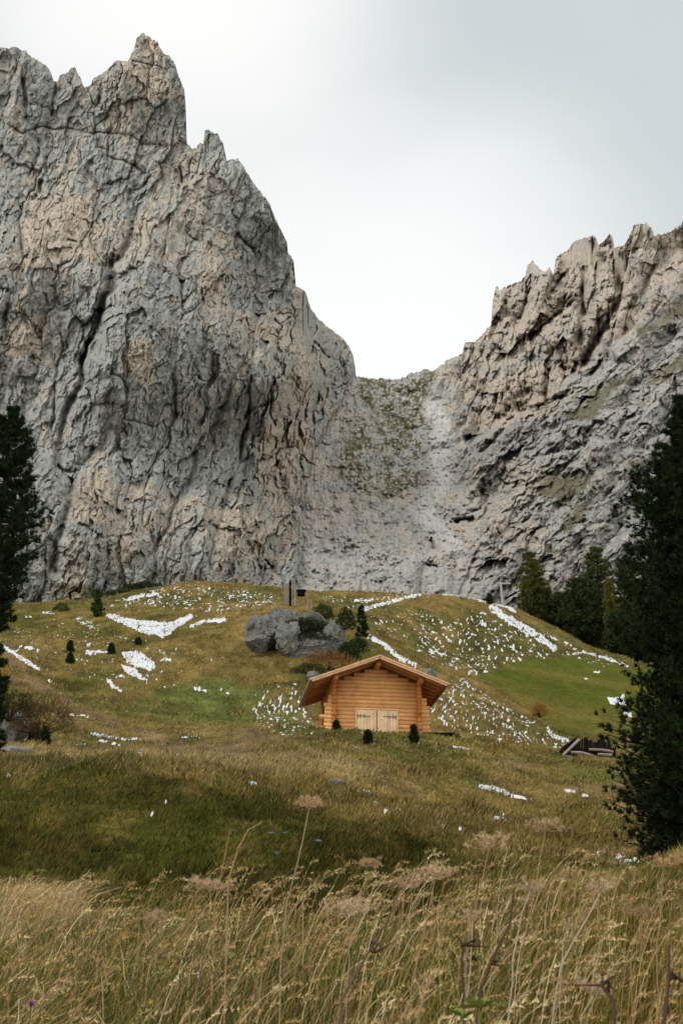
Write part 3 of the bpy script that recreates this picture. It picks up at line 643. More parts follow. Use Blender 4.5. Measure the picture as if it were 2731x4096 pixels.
    veg = np.maximum(veg, sst(-8, 10, poly_sd(px, py, GUL2)) * sst(-.2, .2, fine * .6 + f2_ * .6 + .25 * wob) * .95)
    veg = np.maximum(veg, sst(.25, .6, fine + wob * .5) * rock * (1 - tow) * .35)
    stone = sst(.25, .8, st2 * 1.2 + st1 * .35) * sst(-.3, .2, f2_)
    veg = veg * (1 - .8 * stone * (1 - rock))
    scree = scree * .55 + crease(x + wx * .6, z + wz * .6, [(7, 12, 3.2), (3.5, 5.5, 1.8), (1.9, 2.6, 1.), (1.1, 1.3, .7)], 471) + .8 * fbm(x * .9, z * .9, 473, 6, .75)
    d = scree * (1 - rock) + rock * ((1 - tow) * slab * 1.3 + tow * towr * 1.25)
    soft = sst(.3, .9, veg) * rock; d = d * (1 - .6 * soft)
    for pts, w_, dep in CRK_R:
        q, _ = seg_dist(px + wob * 8, py + fine * 5, pts)
        d -= dep * np.exp(-(q / (w_ * .8)) ** 2) * .6 + dep * .35 * np.exp(-(q / (w_ * 3)) ** 2)
    edge = sst(0, 10, py - top)
    pale = np.maximum(pale, .45 * stone * (1 - rock))
    return d * (.55 + .45 * edge), {'veg': veg, 'pale': pale, 'warm': np.clip(tow * .9 + .5 * wob, 0, 1)}

massif('left_mountain', np.concatenate([np.linspace(-400, -12, 90)[:-1], np.arange(-12, 362, .56)]), SKL, 622, 860, depth_L, disp_L, M_rock)
massif('right_mountain', np.concatenate([np.arange(282, 694, .56), np.linspace(694, 1100, 70)[1:]]), SKR, 660, 640, depth_R, disp_R, M_rock2)

# ------------------------------------------------------------------ grass on the meadow
def blades(P, h, w, lean, col, g, segs=1, curl=0.):
    """P roots (N,3) h,w (N,) lean (N,3) horizontal tip offset as share of height"""
    N = len(P); ang = g.uniform(0, math.pi, N); sd = np.stack([np.cos(ang), np.sin(ang) * .4, np.zeros(N)], -1) * w[:, None] * .5
    V = []; 
    for k in range(segs + 1):
        t = k / segs if segs else 0
        c = P + np.stack([lean[:, 0] * t ** 1.6 * h, lean[:, 1] * t ** 1.6 * h, h * (t - curl * t ** 3)], -1)
        if k < segs: V += [c - sd * (1 - t * .6), c + sd * (1 - t * .6)]
        else: V += [c]
    V = np.stack(V, 1); n = V.shape[1]; b = (np.arange(N) * n)[:, None]
    Fs = []
    for k in range(segs - 1):
        Fs.append(b + np.array([[2 * k, 2 * k + 1, 2 * k + 3, 2 * k + 2]]))
    Ft = b + np.array([[2 * segs - 2, 2 * segs - 1, 2 * segs]])
    return V.reshape(-1, 3), ([np.concatenate(Fs)] if Fs else []), Ft, np.repeat(col, n, 0)

N = 640000
yy = np.where(rng.uniform(0, 1, N) < .40, rng.uniform(12, 30, N), np.exp(rng.uniform(math.log(10.5), math.log(168), N))); xx = rng.uniform(-.275, .275, N) * (yy + 3)
cc, mm = ground_color(xx, yy); zz = ground(xx, yy, mm)
cl = fbm(xx * 1.3, yy * .7, 301, 3); cl2 = fbm(xx * .5, yy * .3, 302, 3)
keepb = (rng.uniform(0, 1, N) < (.55 + .5 * cl)) & (rng.uniform(0, 1, N) > mm['bowl'] * .85) & (rng.uniform(0, 1, N) > mm['soil'] * .6)
hutm = (np.abs(xx - hut_o[0]) < 3.2) & (yy > hut_o[1] - .6) & (yy < hut_o[1] + 5); keepb &= ~hutm
xx, yy, zz, cc, cl, cl2 = [a[keepb] for a in (xx, yy, zz, cc, cl, cl2)]; bowl = mm['bowl'][keepb]; bank = mm['bank'][keepb]
n = len(xx)
h = rng.uniform(.10, .26, n) * (1 + .9 * np.clip(cl, -.6, 1)) * (1 + 1.1 * sst(.35, .7, cl2) * (yy < 60)) * (1 - .6 * bowl) * (1 - .35 * bank) * np.interp(yy, [10, 14, 20, 40, 80, 170], [.9, .6, .5, .5, .6, .6])
w = .010 + .0009 * yy * rng.uniform(.6, 1.4, n)
lean = np.stack([rng.normal(.35, .45, n), rng.normal(-.1, .4, n)], -1)
tone = rng.uniform(.55, 1.55, n)[:, None]
isg = (rng.uniform(0, 1, n) < .22)[:, None]
bc = np.where(isg & (bowl < .5)[:, None], cc * np.array((.72, .98, .5)), cc) * tone
stw = (rng.uniform(0, 1, n) < .12 * (1 - bank))[:, None] & (bowl < .5)[:, None]; bc = np.where(stw, C_str * rng.uniform(.7, 1.2, n)[:, None], bc)
V, Fq, Ft, C = blades(np.stack([xx, yy, zz - .01], -1), h, w, lean, bc, rng)
o = link('meadow_grass', mesh_np('meadow_grass', V, Fq + [Ft], False, C), M_blade); o['kind'] = 'stuff'
tag(o, 'short olive and ochre grass covering the slopes', 'grass')

# dry tall grass close by
def dry_colors(n, g, gold=.0):
    pal = np.array([(.56, .43, .20), (.72, .58, .33), (.36, .25, .09), (.11, .08, .028), (.46, .30, .075), (.070, .080, .015), (.14, .165, .026)])
    p = np.array([.16, .12, .15, .20, .08, .16, .13]); i = g.choice(len(pal), n, p=p)
    return pal[i] * g.uniform(.7, 1.2, (n, 1))
N = 130000
yy = 4.0 + rng.uniform(0, 1, N) ** .8 * 8.0; xx = rng.uniform(-.30, .30, N) * (yy + 1)
cl = fbm(xx * 1.1, yy * .9, 311, 3); den = .42 + .75 * cl; den *= np.interp(yy, [4, 9, 10.5, 12], [1, .95, .5, .12])
k = rng.uniform(0, 1, N) < den; xx, yy, cl = xx[k], yy[k], cl[k]; n = len(xx)
h = rng.uniform(.25, .62, n) * (1 + .35 * cl) * np.interp(yy, [4, 8.5, 10, 12], [1, 1, .75, .45]); w = rng.uniform(.003, .0075, n)
lean = np.stack([rng.normal(.28, .42, n), rng.normal(0, .35, n)], -1)
px_, _ = proj(np.stack([xx, yy, yy * 0 + 2.], -1))
gcol = dry_colors(n, rng) * (.5 + .55 * sst(-.4, .6, cl))[:, None]
grn = rng.uniform(0, 1, n) < (.24 + .40 * sst(-.1, .5, fbm(xx * .8, yy * .6, 315, 3)) * sst(120, 260, px_)); gcol[grn] = np.array((.095, .115, .02)) * rng.uniform(.6, 1.3, (grn.sum(), 1))
gold = sst(420, 640, px_) * .55; gcol = gcol * (1 + (np.array((.95, .72, .45)) - 1) * gold[:, None])
V, Fq, Ft, C = blades(np.stack([xx, yy, ground(xx, yy) - .02], -1), h, w, lean, gcol, rng, segs=3, curl=.22)
o = link('dry_grass', mesh_np('dry_grass', V, Fq + [Ft], False, C), M_blade); o['kind'] = 'stuff'
tag(o, 'tall dry straw coloured grass filling the bottom of the picture', 'grass')

# flowering grass stalks with drooping seed heads
N = 1500; mb = []
g = np.random.default_rng(5)
yy = 4.6 + g.uniform(0, 1, N) * 6.2; xx = g.uniform(-.28, .28, N) * (yy + 1); zz = ground(xx, yy)
hh = g.uniform(.5, .88, N); lx = g.normal(.28, .16, N); ly = g.normal(0, .15, N)
px_, _ = proj(np.stack([xx, yy, zz], -1)); hh *= np.interp(px_, [0, 120, 200, 330, 420, 682], [.8, .75, .85, .95, 1.0, 1.05])
cst = dry_colors(N, g); cst = np.where(cst[:, 1:2] < .13, np.array((.34, .20, .09)), cst)
VV = []; FF = []; CC = []; base = 0
ts = np.linspace(0, 1, 7)
root = np.stack([xx, yy, zz], -1)
cen = root[:, None] + np.stack([(lx * hh)[:, None] * ts ** 2, (ly * hh)[:, None] * ts ** 2, hh[:, None] * (ts - .12 * ts ** 4)], -1)   # N,7,3
sw = np.array([1, 0, 0.])[None, None] * .0016
rb = np.stack([cen - sw, cen + sw], 2).reshape(N, -1, 3)
idx = np.arange(N)[:, None] * 14
Fq = np.concatenate([idx + np.array([[2 * k_, 2 * k_ + 1, 2 * k_ + 3, 2 * k_ + 2]]) for k_ in range(6)])
VV.append(rb.reshape(-1, 3)); CC.append(np.repeat(cst * .8, 14, 0)); nb = N * 14
# seed head: spikelets along the tip
tip = cen[:, -1]; dr = unit(cen[:, -1] - cen[:, -2])
nsp = 16; tt = g.uniform(-1, .1, (N, nsp)); hl = g.uniform(.05, .12, N)
sag = np.stack([np.sign(lx)[:, None] * .5 * (tt + 1) ** 2 * hl[:, None], 0 * tt, -.5 * (tt + 1) ** 2 * hl[:, None]], -1)
sp = tip[:, None] + dr[:, None] * (tt * hl[:, None])[..., None] + sag * .8 + g.normal(0, .003, (N, nsp, 3))
sp = sp.reshape(-1, 3); cst = cst * .5 + np.array((.44, .33, .165)) * .5; sdir = unit(np.repeat(dr, nsp, 0) + .5 * g.normal(size=sp.shape))
V2, F2, C2 = needles(sp, sdir, 2, .022, .006, .3, np.repeat(np.repeat(cst * 1.15, nsp, 0), 2, 0), g, .1)
me = mesh_np('seed_stalks', np.concatenate([VV[0], V2]), [Fq, F2 + nb], False, np.concatenate([CC[0], C2]))
o = link('seed_grass', me, M_blade); o['kind'] = 'stuff'; tag(o, 'golden flowering grass stalks bending right with drooping seed heads', 'grass')

# ------------------------------------------------------------------ trees
def pine(name, base, H, prof, label, group=None, n_whorl=20, per=6, tuf=9, nn=16, nl=.12, nw=.012, col=(.028, .042, .016), droop=.12, seed=1, cat='pine tree', larch=False, low=.04, tr=.018):
    g = np.random.default_rng(seed)
    root = empty(name, base); tag(root, label, cat, group)
    tb = MB(); wv = np.cumsum(g.normal(0, .004 * H, (9, 2)), 0) * .5; wv[0] = 0
    tz = np.linspace(-.02, .985, 9) * H; tb.tube(np.column_stack([wv[:, 0], wv[:, 1], tz]), np.linspace(tr * H, .004 * H, 9), 8)
    hs, rs = [p[0] for p in prof], [p[1] for p in prof]
    TP = []; TD = []
    for i in range(n_whorl):
        hf = low + (1 - low) * (i + g.uniform(0, .7)) / n_whorl; hf = min(hf, .99)
        for k in range(max(3, int(per * (1.15 - .45 * hf)))):
            az = g.uniform(0, 2 * math.pi); r = np.interp(hf, hs, rs) * g.choice([g.uniform(.5, .8), g.uniform(.8, 1.08)])
            z0 = hf * H + g.uniform(-.5, .5) * H / n_whorl
            tx = np.interp(z0, tz, wv[:, 0]); ty = np.interp(z0, tz, wv[:, 1])
            t = np.linspace(0, 1, 5)
            up = (-droop + .30 * hf) * r
            zz_ = z0 + up * t + (.22 * r) * t ** 3 * (0 if larch else 1) - (.15 * r * t if larch else 0)
            bx = tx + np.cos(az) * r * t + g.normal(0, .03) * r; by = ty + np.sin(az) * r * t
            pts = np.column_stack([bx, by, zz_]); pts[0] = (tx, ty, z0)
            tb.tube(pts, np.linspace(.006 * H * (1.1 - hf) + .006, .003, 5), 4, cap=False)
            m = tuf
            s_ = g.uniform(.22, 1.02, m) ** .75
            c = np.stack([np.interp(s_, t, pts[:, j]) for j in range(3)], -1)
            sw_ = g.normal(0, .17, (m, 1)) * r * (1.05 - s_[:, None] * .6)
            c += np.array([-math.sin(az), math.cos(az), 0]) * sw_
            c[:, 2] += g.normal(.0, .05, m) * r * .8
            out = np.array([math.cos(az), math.sin(az), 0.])
            TP.append(c); TD.append(unit(out * .55 + np.array([0, 0, .15 if larch else .75]) + .35 * g.normal(size=(m, 3))))
    TP.append(np.column_stack([np.full(6, wv[-1, 0]), np.full(6, wv[-1, 1]), np.linspace(.93, 1., 6) * H])); TD.append(np.tile([0, 0, 1.], (6, 1)))
    TP = np.concatenate(TP); TD = np.concatenate(TD)
    V, Fc, C = needles(TP, TD, nn, nl, nw, .55, col, g, .4)
    tb.build('trunk', M_bark, root, True)
    link('crown', mesh_np('crown', V, [Fc], False, C), M_leaf, root)
    return root

def tree_at(name, px, top_py, Y, label, hw, prof=None, **k):
    b = on_ground(px, Y); top = at(px, top_py, Y); H = top[2] - b[2]
    sc_ = (Y / .95) / F * hw
    prof = [(a, r * sc_) for a, r in prof]
    return pine(name, b - np.array([0, 0, .05]), H, prof, label, **k)

G1 = 'stone pines and larches beyond the snowy hill'
P_st = [(0, .55), (.1, .9), (.35, 1.), (.6, .85), (.8, .6), (.93, .32), (1, .08)]
P_la = [(0, .6), (.15, 1.), (.45, .95), (.7, .72), (.88, .42), (1, .10)]
far = dict(group=G1, n_whorl=26, per=8, tuf=14, nn=8, nl=.45, nw=.15)
LC = (.10, .105, .022)
tree_at('larch_tree', 533, 553, 172, 'pointed yellow-green larch, the leftmost tree behind the snowy hill', 19, P_la, **{**far, 'larch': True, 'col': LC, 'seed': 3, 'cat': 'larch tree', 'nl': .38, 'nw': .10, 'nn': 10, 'n_whorl': 34})
tree_at('stone_pine', 541, 589, 166, 'bushy dark pine directly below the leftmost larch', 23, P_st, **{**far, 'seed': 4, 'col': (.055, .062, .02)})
tree_at('stone_pine', 561, 594, 170, 'small dark pine with a round top between the leftmost larch and the large round pine', 13, P_st, **{**far, 'seed': 5})
tree_at('stone_pine', 583, 579, 163, 'large round dark pine in the middle of the tree group on the hill edge', 28, P_st, **{**far, 'seed': 6, 'n_whorl': 32, 'tuf': 14, 'per': 9, 'col': (.036, .050, .018)})
tree_at('larch_tree', 603, 547, 178, 'tallest larch of the group, broad olive crown behind the large round pine', 30, P_la, **{**far, 'larch': True, 'col': (.07, .085, .024), 'seed': 7, 'cat': 'larch tree', 'nl': .40, 'nw': .10, 'nn': 10, 'n_whorl': 36, 'per': 10})
tree_at('larch_tree', 614, 577, 160, 'slender yellow-green young larch in front of the tallest larch', 9, P_la, **{**far, 'larch': True, 'col': (.12, .115, .025), 'seed': 8, 'cat': 'larch tree', 'nl': .34, 'nw': .09})
tree_at('stone_pine', 633, 557, 172, 'dark flat-topped pine right of the tallest larch', 24, P_st, **{**far, 'seed': 9, 'n_whorl': 32, 'col': (.04, .054, .02)})
tree_at('stone_pine', 650, 592, 158, 'dark pine half hidden by the big near tree at the right edge', 24, P_st, **{**far, 'seed': 10, 'col': (.03, .042, .015)})
tree_at('stone_pine', 620, 612, 155, 'low dark pine at the foot of the slender young larch', 17, P_st, **{**far, 'seed': 12, 'col': (.034, .046, .018)})
tree_at('stone_pine', 676, 570, 170, 'tall dark pine glimpsed through the branches of the big near tree', 25, P_st, **{**far, 'seed': 11, 'col': (.03, .042, .015)})

# big near pine at the right edge
b = on_ground(730, 20.5); top = at(730, 392, 20.5); HB = top[2] - b[2]
pf = [(0, 1.5), (.05, 1.7), (.1, 1.9), (.17, 2.05), (.24, 2.05), (.31, 1.85), (.36, 1.75), (.42, 1.8), (.5, 1.65), (.56, 1.35), (.63, 1.35), (.70, 1.5), (.76, 1.3), (.82, .75), (.9, .4), (1, .1)]
pine('stone_pine', b - np.array([0, 0, .1]), HB, [(a, r * .80) for a, r in pf], 'huge nearly black stone pine cut off by the right edge of the picture', None, n_whorl=74, per=16, tuf=17, nn=26, nl=.105, nw=.017, col=(.017, .028, .009), seed=21, droop=.14, low=.01)
# left edge pines
b = on_ground(-22, 42.); top = at(-25, 408, 42.)
pine('stone_pine', b - np.array([0, 0, .1]), top[2] - b[2], [(0, .1), (.3, .3), (.36, .75), (.45, 1.15), (.56, 1.45), (.62, 1.6), (.7, 1.15), (.82, .95), (.92, .8), (1, .1)], 'tall dark pine reaching in at the left edge above the meadow', None, n_whorl=40, per=11, tuf=15, nn=20, nl=.17, nw=.030, col=(.018, .030, .012), seed=22, low=.3)
b = on_ground(-14, 36.); top = at(-12, 642, 36.)
pine('stone_pine', b - np.array([0, 0, .1]), top[2] - b[2], [(0, .45), (.3, .5), (.6, .38), (.85, .25), (1, .05)], 'short dark pine at the left edge beneath the tall one', None, n_whorl=18, per=8, tuf=10, nn=16, nl=.16, nw=.03, col=(.020, .032, .012), seed=23)

def small_tree(px, base_py, top_py, Y, hw, label, col=(.035, .055, .018), seed=1, cat='young conifer', name='young_conifer', **k):
    b = on_ground(px, Y); _, bp = proj(b); sc_ = (Y / .95) / F
    kw = dict(n_whorl=11, per=6, tuf=6, nn=9, nl=.012 * Y / 8 + .10, nw=.0012 * Y * .5 + .01, col=col, seed=seed, cat=cat, group='young conifers dotted over the meadow'); kw.update(k)
    return pine(name, b - np.array([0, 0, .03]), max(.5, (float(bp) - top_py) * sc_ if base_py is None else (base_py - top_py) * sc_), [(0, hw * sc_ * .8), (.25, hw * sc_), (.6, hw * sc_ * .6), (1, hw * sc_ * .08)], label, **kw)
def y_for(px, py, y0, y1):
    """depth where the ground shows at that picture height"""
    ys = np.linspace(y0, y1, 300); xs = at(px, py, 1.)[0] * ys; P = np.stack([xs, ys, ground(xs, ys)], -1); _, q = proj(P); return float(ys[np.argmin(np.abs(q - py))])
for i, (px, bpy_, tpy, hw, y0, y1, lab, col) in enumerate([
    (96, 617, 589, 8, 100, 150, 'tallest young conifer on the left meadow, standing against the cliff foot', (.035, .055, .018)),
    (69.5, 652, 642, 3.2, 85, 130, 'tiny conifer on the left meadow, the upper of two one above the other', (.03, .05, .015)),
    (70, 663, 654, 3.2, 80, 120, 'tiny conifer on the left meadow, the lower of two one above the other', (.03, .05, .015)),
    (111, 654, 644, 3, 85, 130, 'tiny conifer beside a snow patch on the left meadow', (.03, .05, .015)),
    (138, 645, 639, 3, 85, 130, 'low conifer seedling just below the long snow bank', (.04, .05, .018)),
    (367.5, 744, 732, 4.2, 55, 69, 'dark young conifer in front of the door of the log hut', (.02, .035, .012)),
    (413.5, 744, 727, 4.4, 55, 70, 'dark young conifer in front of the right corner of the log hut', (.02, .035, .012)),
    (336, 732, 723, 2.5, 55, 70.2, 'very small conifer at the left corner of the log hut', (.03, .04, .015)),
    (33, 741, 730, 4, 36, 60, 'small conifer right of the white rock at the left edge', (.03, .045, .015)),
    (44, 746, 739, 4, 36, 60, 'dumpy little conifer at the foot of the brown bush on the left', (.03, .045, .015)),
    (361, 637, 604, 7, 88, 112, 'dark slim pine right of the grey rock outcrop, taller of the pair', (.022, .04, .014)),
    (489, 604, 594, 3, 120, 150, 'lone small conifer on the crest of the snowy hill', (.03, .045, .015))]):
    Yt = y_for(px, bpy_, y0, y1)
    small_tree(px, bpy_, tpy, Yt, hw, lab, col, seed=40 + i)

def bush(name, px, py, Y, rx, ry, rz, label, col, n=500, nn=6, nl=.12, nw=.02, seed=1, cat='shrub', group=None, up=.8, twig=True):
    g = np.random.default_rng(seed); b = on_ground(px, Y) if py is None else at(px, py, Y)
    root = empty(name, b); tag(root, label, cat, group)
    u = unit(g.normal(size=(n, 3))); u[:, 2] = np.abs(u[:, 2]); r = g.uniform(.35, 1., (n, 1)) ** .5
    P = u * r * np.array([rx, ry, rz]) * (1 + .3 * fbm(u[:, 0] * 2 + 5, u[:, 2] * 2, seed, 2)[:, None])
    V, Fc, C = needles(P, unit(u + np.array([0, 0, up])), nn, nl, nw, .5, col, g, .4)
    link('crown', mesh_np('crown', V, [Fc], False, C), M_leaf, root)
    if twig:
        tb = MB()
        for k in range(14):
            e = P[g.integers(n)]; tb.tube([(0, 0, -.1), e * .45 + g.normal(0, .03, 3), e * .95], [.03, .018, .006], 4, cap=False)
        tb.build('twigs', M_bark, root)
    return root

# ------------------------------------------------------------------ rocks
def rock(name, px, py, Y, sz, label, seed, mat=M_stone, fac=.28, sub=6, yaw=0., veg=0., cat='rock', group=None):
    import bmesh
    bm = bmesh.new(); bmesh.ops.create_icosphere(bm, subdivisions=sub, radius=1.); bm.verts.ensure_lookup_table()
    U = np.array([v.co[:] for v in bm.verts]); Fc = np.array([[v.index for v in f.verts] for f in bm.faces]); bm.free()
    g = np.random.default_rng(seed)
    r = np.ones(len(U))
    for k in range(22):                                       # chop flat faces
        nrm = unit(g.normal(size=3)); d = g.uniform(.58, .9); t = U @ nrm
        r = np.where(t * r > d, d / np.maximum(t, .05), r)
    th = np.arctan2(U[:, 1], U[:, 0]); 
    r = r * (1 + fac * .5 * fbm(th * 1.6, U[:, 2] * 1.5, seed, 4) + fac * .35 * (ridged(U[:, 0] * 3 + U[:, 1] * 2, U[:, 2] * 3, seed + 3, 4) - .6))
    S3 = U * np.array(sz); q1, _ = facets(S3[:, 0] + S3[:, 1] * .7 + 9, S3[:, 2] * .8 + 5, (.42, .6), .26, seed + 50); q2, _ = facets(S3[:, 0] - S3[:, 1] * .6 + 9, S3[:, 2] + 5, (.16, .2), .09, seed + 60)
    r = r * (1 + (q1 * .8 + q2 * .6) / np.mean(sz) * min(1, np.mean(sz)) + .04 * fbm(S3[:, 0] * 5, S3[:, 2] * 5 + S3[:, 1] * 3, seed + 9, 4, .7))
    V = U * r[:, None] * np.array(sz)
    b = at(px, py, Y)
    vg = sst(.3, .8, U[:, 2]) * veg
    o = link(name, mesh_np(name, V, [Fc], True, None, {'veg': vg, 'pale': np.zeros(len(V))}), mat, None, b); o.rotation_euler = (0, 0, yaw)
    tag(o, label, cat, group); return o

Yo = 99.
G2 = 'limestone rocks of the outcrop above the hut'
rock('rock', 264, 635, Yo + 1, (1.75, 1.9, 1.45), 'rounded grey boulder at the left end of the outcrop', 1, group=G2)
rock('rock', 259, 643, Yo - 1, (1.05, 1.1, .75), 'low lumpy boulder at the lower left foot of the outcrop', 2, group=G2)
rock('rock', 286, 626, Yo + 3, (2.4, 2.2, 1.3), 'ragged rock along the top edge of the outcrop', 3, group=G2)
rock('rock', 303, 632, Yo + 2.2, (2.9, 2.3, 1.75), 'central grass-topped block of the outcrop', 4, veg=.8, group=G2, fac=.2)
rock('rock', 288, 642, Yo - 1.5, (1.25, 1.2, 1.5), 'narrow upright rock below the middle of the outcrop', 5, group=G2, fac=.35)
rock('rock', 312, 649, Yo - 1, (2.6, 1.5, 1.3), 'dark shaded rock wall facing down at the base of the outcrop', 6, group=G2, fac=.4)
rock('rock', 331, 641, Yo - .5, (1.15, 1.2, 1.9), 'tall fluted rock at the right end of the outcrop', 7, group=G2, fac=.35)
rock('rock', 313, 679, 84, (.4, .4, .62), 'small pointed rock left of the hut roof', 8, sub=4, fac=.35)
rock('rock', 427, 678, 86, (.55, .5, .75), 'grey rock sticking out above the right slope of the hut roof', 9, sub=4, fac=.3)
rock('rock', 8, 733, 42, (.62, .6, .62), 'whitish pitted rock below the dark pines at the left edge', 10, M_rock2, fac=.5)
rock('rock', 14, 752, 38, (.5, .4, .22), 'flat pale rock lying in the grass at the left edge', 11, M_rock2, sub=4, fac=.4)
rock('rock', 336, 785, 30.5, (.30, .2, .13), 'small smooth grey stone in the grass on the bank crest', 12, sub=4)
g = np.random.default_rng(77); 
for i in range(14):
    px = 262 + g.uniform(0, 1) * 70; py = 832 + g.uniform(-12, 32) + (px - 290) * .1; Yt = y_for(px, py, 16, 26); s = g.uniform(.03, .07)
    p = on_ground(px, Yt); o = rock('stone', 341, 512, 1, (s * 1.4, s, s * .7), 'small pale stone washed out of the bare patch on the dark bank', 100 + i, M_stone, sub=2, cat='stone', group='stones on the bare patch of the bank'); o.location = p

DG = (.030, .048, .012)
bush('juniper_bush', 303, 630, Yo - .3, 1.9, 1.2, .75, 'dark green juniper mat spread over the rock outcrop', (.035, .045, .012), 1500, 6, .16, .03, 1)
bush('juniper_bush', 313, 642, Yo - 1.9, 1.5, .6, .75, 'dark juniper hanging down the front of the outcrop', (.03, .042, .012), 700, 6, .16, .03, 2)
bush('pine_bush', 322, 618, Yo + 2, .9, .9, 1.0, 'olive green pine bush on top of the outcrop at its right end', (.06, .065, .02), 500, 7, .22, .035, 3, up=1.2)
bush('pine_bush', 345, 628, Yo - 1, .7, .7, 1.35, 'dark pine bush right of the outcrop, between it and the slim pine', (.028, .045, .015), 450, 7, .22, .035, 4, up=1.2)
bush('pine_bush', 348, 660, 93, .8, .6, 1.5, 'dark pine bush below the slim pine, near the hut ridge', DG, 550, 7, .2, .035, 5, up=1.1)
bush('pine_bush', 358, 652, 95, .6, .5, 1.1, 'small dark pine bush beside the snow track above the hut', DG, 350, 7, .2, .035, 15, up=1.1)
bush('rusty_shrub', 329, 669, 91, 2.0, .9, 1.25, 'rust-orange leafless shrub behind the left slope of the hut roof', (.20, .095, .03), 900, 5, .25, .018, 6, up=1.6)
bush('brown_shrub', 40, 735, 41, 1.0, .7, 1.25, 'bare brown shrub beside the whitish rock at the left edge', (.10, .062, .028), 900, 5, .2, .010, 7, up=1.4)
bush('dark_shrub', 8, 718, 41, .95, .7, .8, 'dark green shrub on top of the whitish rock at the left edge', (.03, .04, .014), 700, 6, .13, .014, 8)
bush('orange_shrub', 539, 716, y_for(539, 720, 78, 92), .55, .5, 1.0, 'slim orange shrub on the spur edge in front of the green hollow', (.30, .15, .04), 300, 5, .25, .022, 9, up=2.)
bush('dwarf_pine_mat', 144, 592, 172, 3.0, 1.2, 1.3, 'dark green dwarf pine mat along the ridge at the cliff foot', (.035, .052, .018), 900, 7, .3, .06, 10)
bush('dwarf_pine_mat', 122, 596, 168, 2.6, 1.2, .7, 'thin olive dwarf pine strip left of the dark mat on the ridge', (.06, .065, .022), 500, 7, .28, .06, 11)
bush('round_bush', 61, 611, y_for(61, 611, 100, 160), .9, .7, .8, 'small green bush beside the little snow patch below the cliff', (.05, .07, .02), 250, 6, .22, .04, 12)
bush('round_bush', 452, 741, y_for(452, 742, 72, 84), .42, .4, .5, 'small round green bush right of the hut', (.05, .08, .018), 260, 6, .12, .02, 13)
bush('mossy_mound', 309, 673, 87, 1.25, .7, .6, 'dark green mossy hump behind the left eave of the hut', (.045, .055, .016), 700, 5, .12, .03, 14)

# ------------------------------------------------------------------ the log hut
hut = empty('log_hut', hut_o, R(7.6)); tag(hut, 'new orange log hut with a low gable roof on the grassy knoll', 'log hut')
SL = .385; ZR = 4.07; HS = 3.46; TH = .15; YF, YB = -1.30, 4.40
RL = .112; PIT = .205; SW = 2.2; YW = 3.9
def roof_under(x): return ZR - TH - .03 - SL * abs(x)
def wood_tint(g): t = g.uniform(.86, 1.12); return (t, t * g.uniform(.93, 1.03), t * g.uniform(.88, 1.05))
g = np.random.default_rng(3)
def log_wall(y, name, s):
    m = MB(); k = -3
    while True:
        z = .10 + PIT * k
        if z > ZR - .35: break
        lim = (ZR - TH - .10 - z) / SL; x1 = min(2.72 + (g.uniform(-.03, .08)), lim); x0 = -min(2.66 + g.choice([0, 0, .08, .2, .05]) * (z < 1.3) + g.uniform(-.04, .05), lim)
        if z > 1.9 and lim > 2.5: x0, x1 = -2.5 + g.uniform(0, .08), 2.6
        if z > 2.3 : x0 = max(x0, -2.25); x1 = min(x1, 2.25)
        m.tube([(x0, y, z), (x1, y, z)], RL * g.uniform(.96, 1.04), 16, col=wood_tint(g)); k += 1
    return m.build(name, M_log, hut, True)
log_wall(0., 'front_wall', 1); log_wall(YW, 'back_wall', 1)
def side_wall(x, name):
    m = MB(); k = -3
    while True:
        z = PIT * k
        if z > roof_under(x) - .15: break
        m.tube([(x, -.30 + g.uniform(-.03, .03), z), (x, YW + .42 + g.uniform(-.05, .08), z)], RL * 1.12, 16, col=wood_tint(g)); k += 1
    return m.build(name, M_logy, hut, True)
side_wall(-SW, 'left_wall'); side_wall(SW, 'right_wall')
for x, z in ((0, ZR - TH - .20), (-SW, roof_under(SW) - .10), (SW, roof_under(SW) - .10)):
    m = MB(); m.tube([(x, -1.02, z), (x, YW + .5, z)], .145, 20, col=(1.05, 1.0, .95)); m.build('purlin', M_logy, hut, True)
roof = MB()
for s in (-1, 1):
    M_ = np.array([[s / math.hypot(1, SL), 0, SL / math.hypot(1, SL) * s * s * 0 + s * SL * 0], [0, 1, 0], [-SL / math.hypot(1, SL), 0, 1 / math.hypot(1, SL)]])
    M_[0][2] = s * SL / math.hypot(1, SL)
    LS = HS * math.hypot(1, SL); T0 = np.array([0, 0, ZR])
    # shingle courses on top
    n_ = 14
    sh = roof
    for k in range(n_):
        u0 = LS * k / n_; u1 = LS * (k + 1) / n_ + .03
        sh.box(u0 - (.06 if (k == 0 and s == -1) else 0), u1, YF + .01, YB - .01, -.022 + (.012 if k % 2 else 0), .004 + (.012 if k % 2 else 0) , (M_, T0), col=wood_tint(g))
roof_o = roof.build('roof', M_shingle, hut)
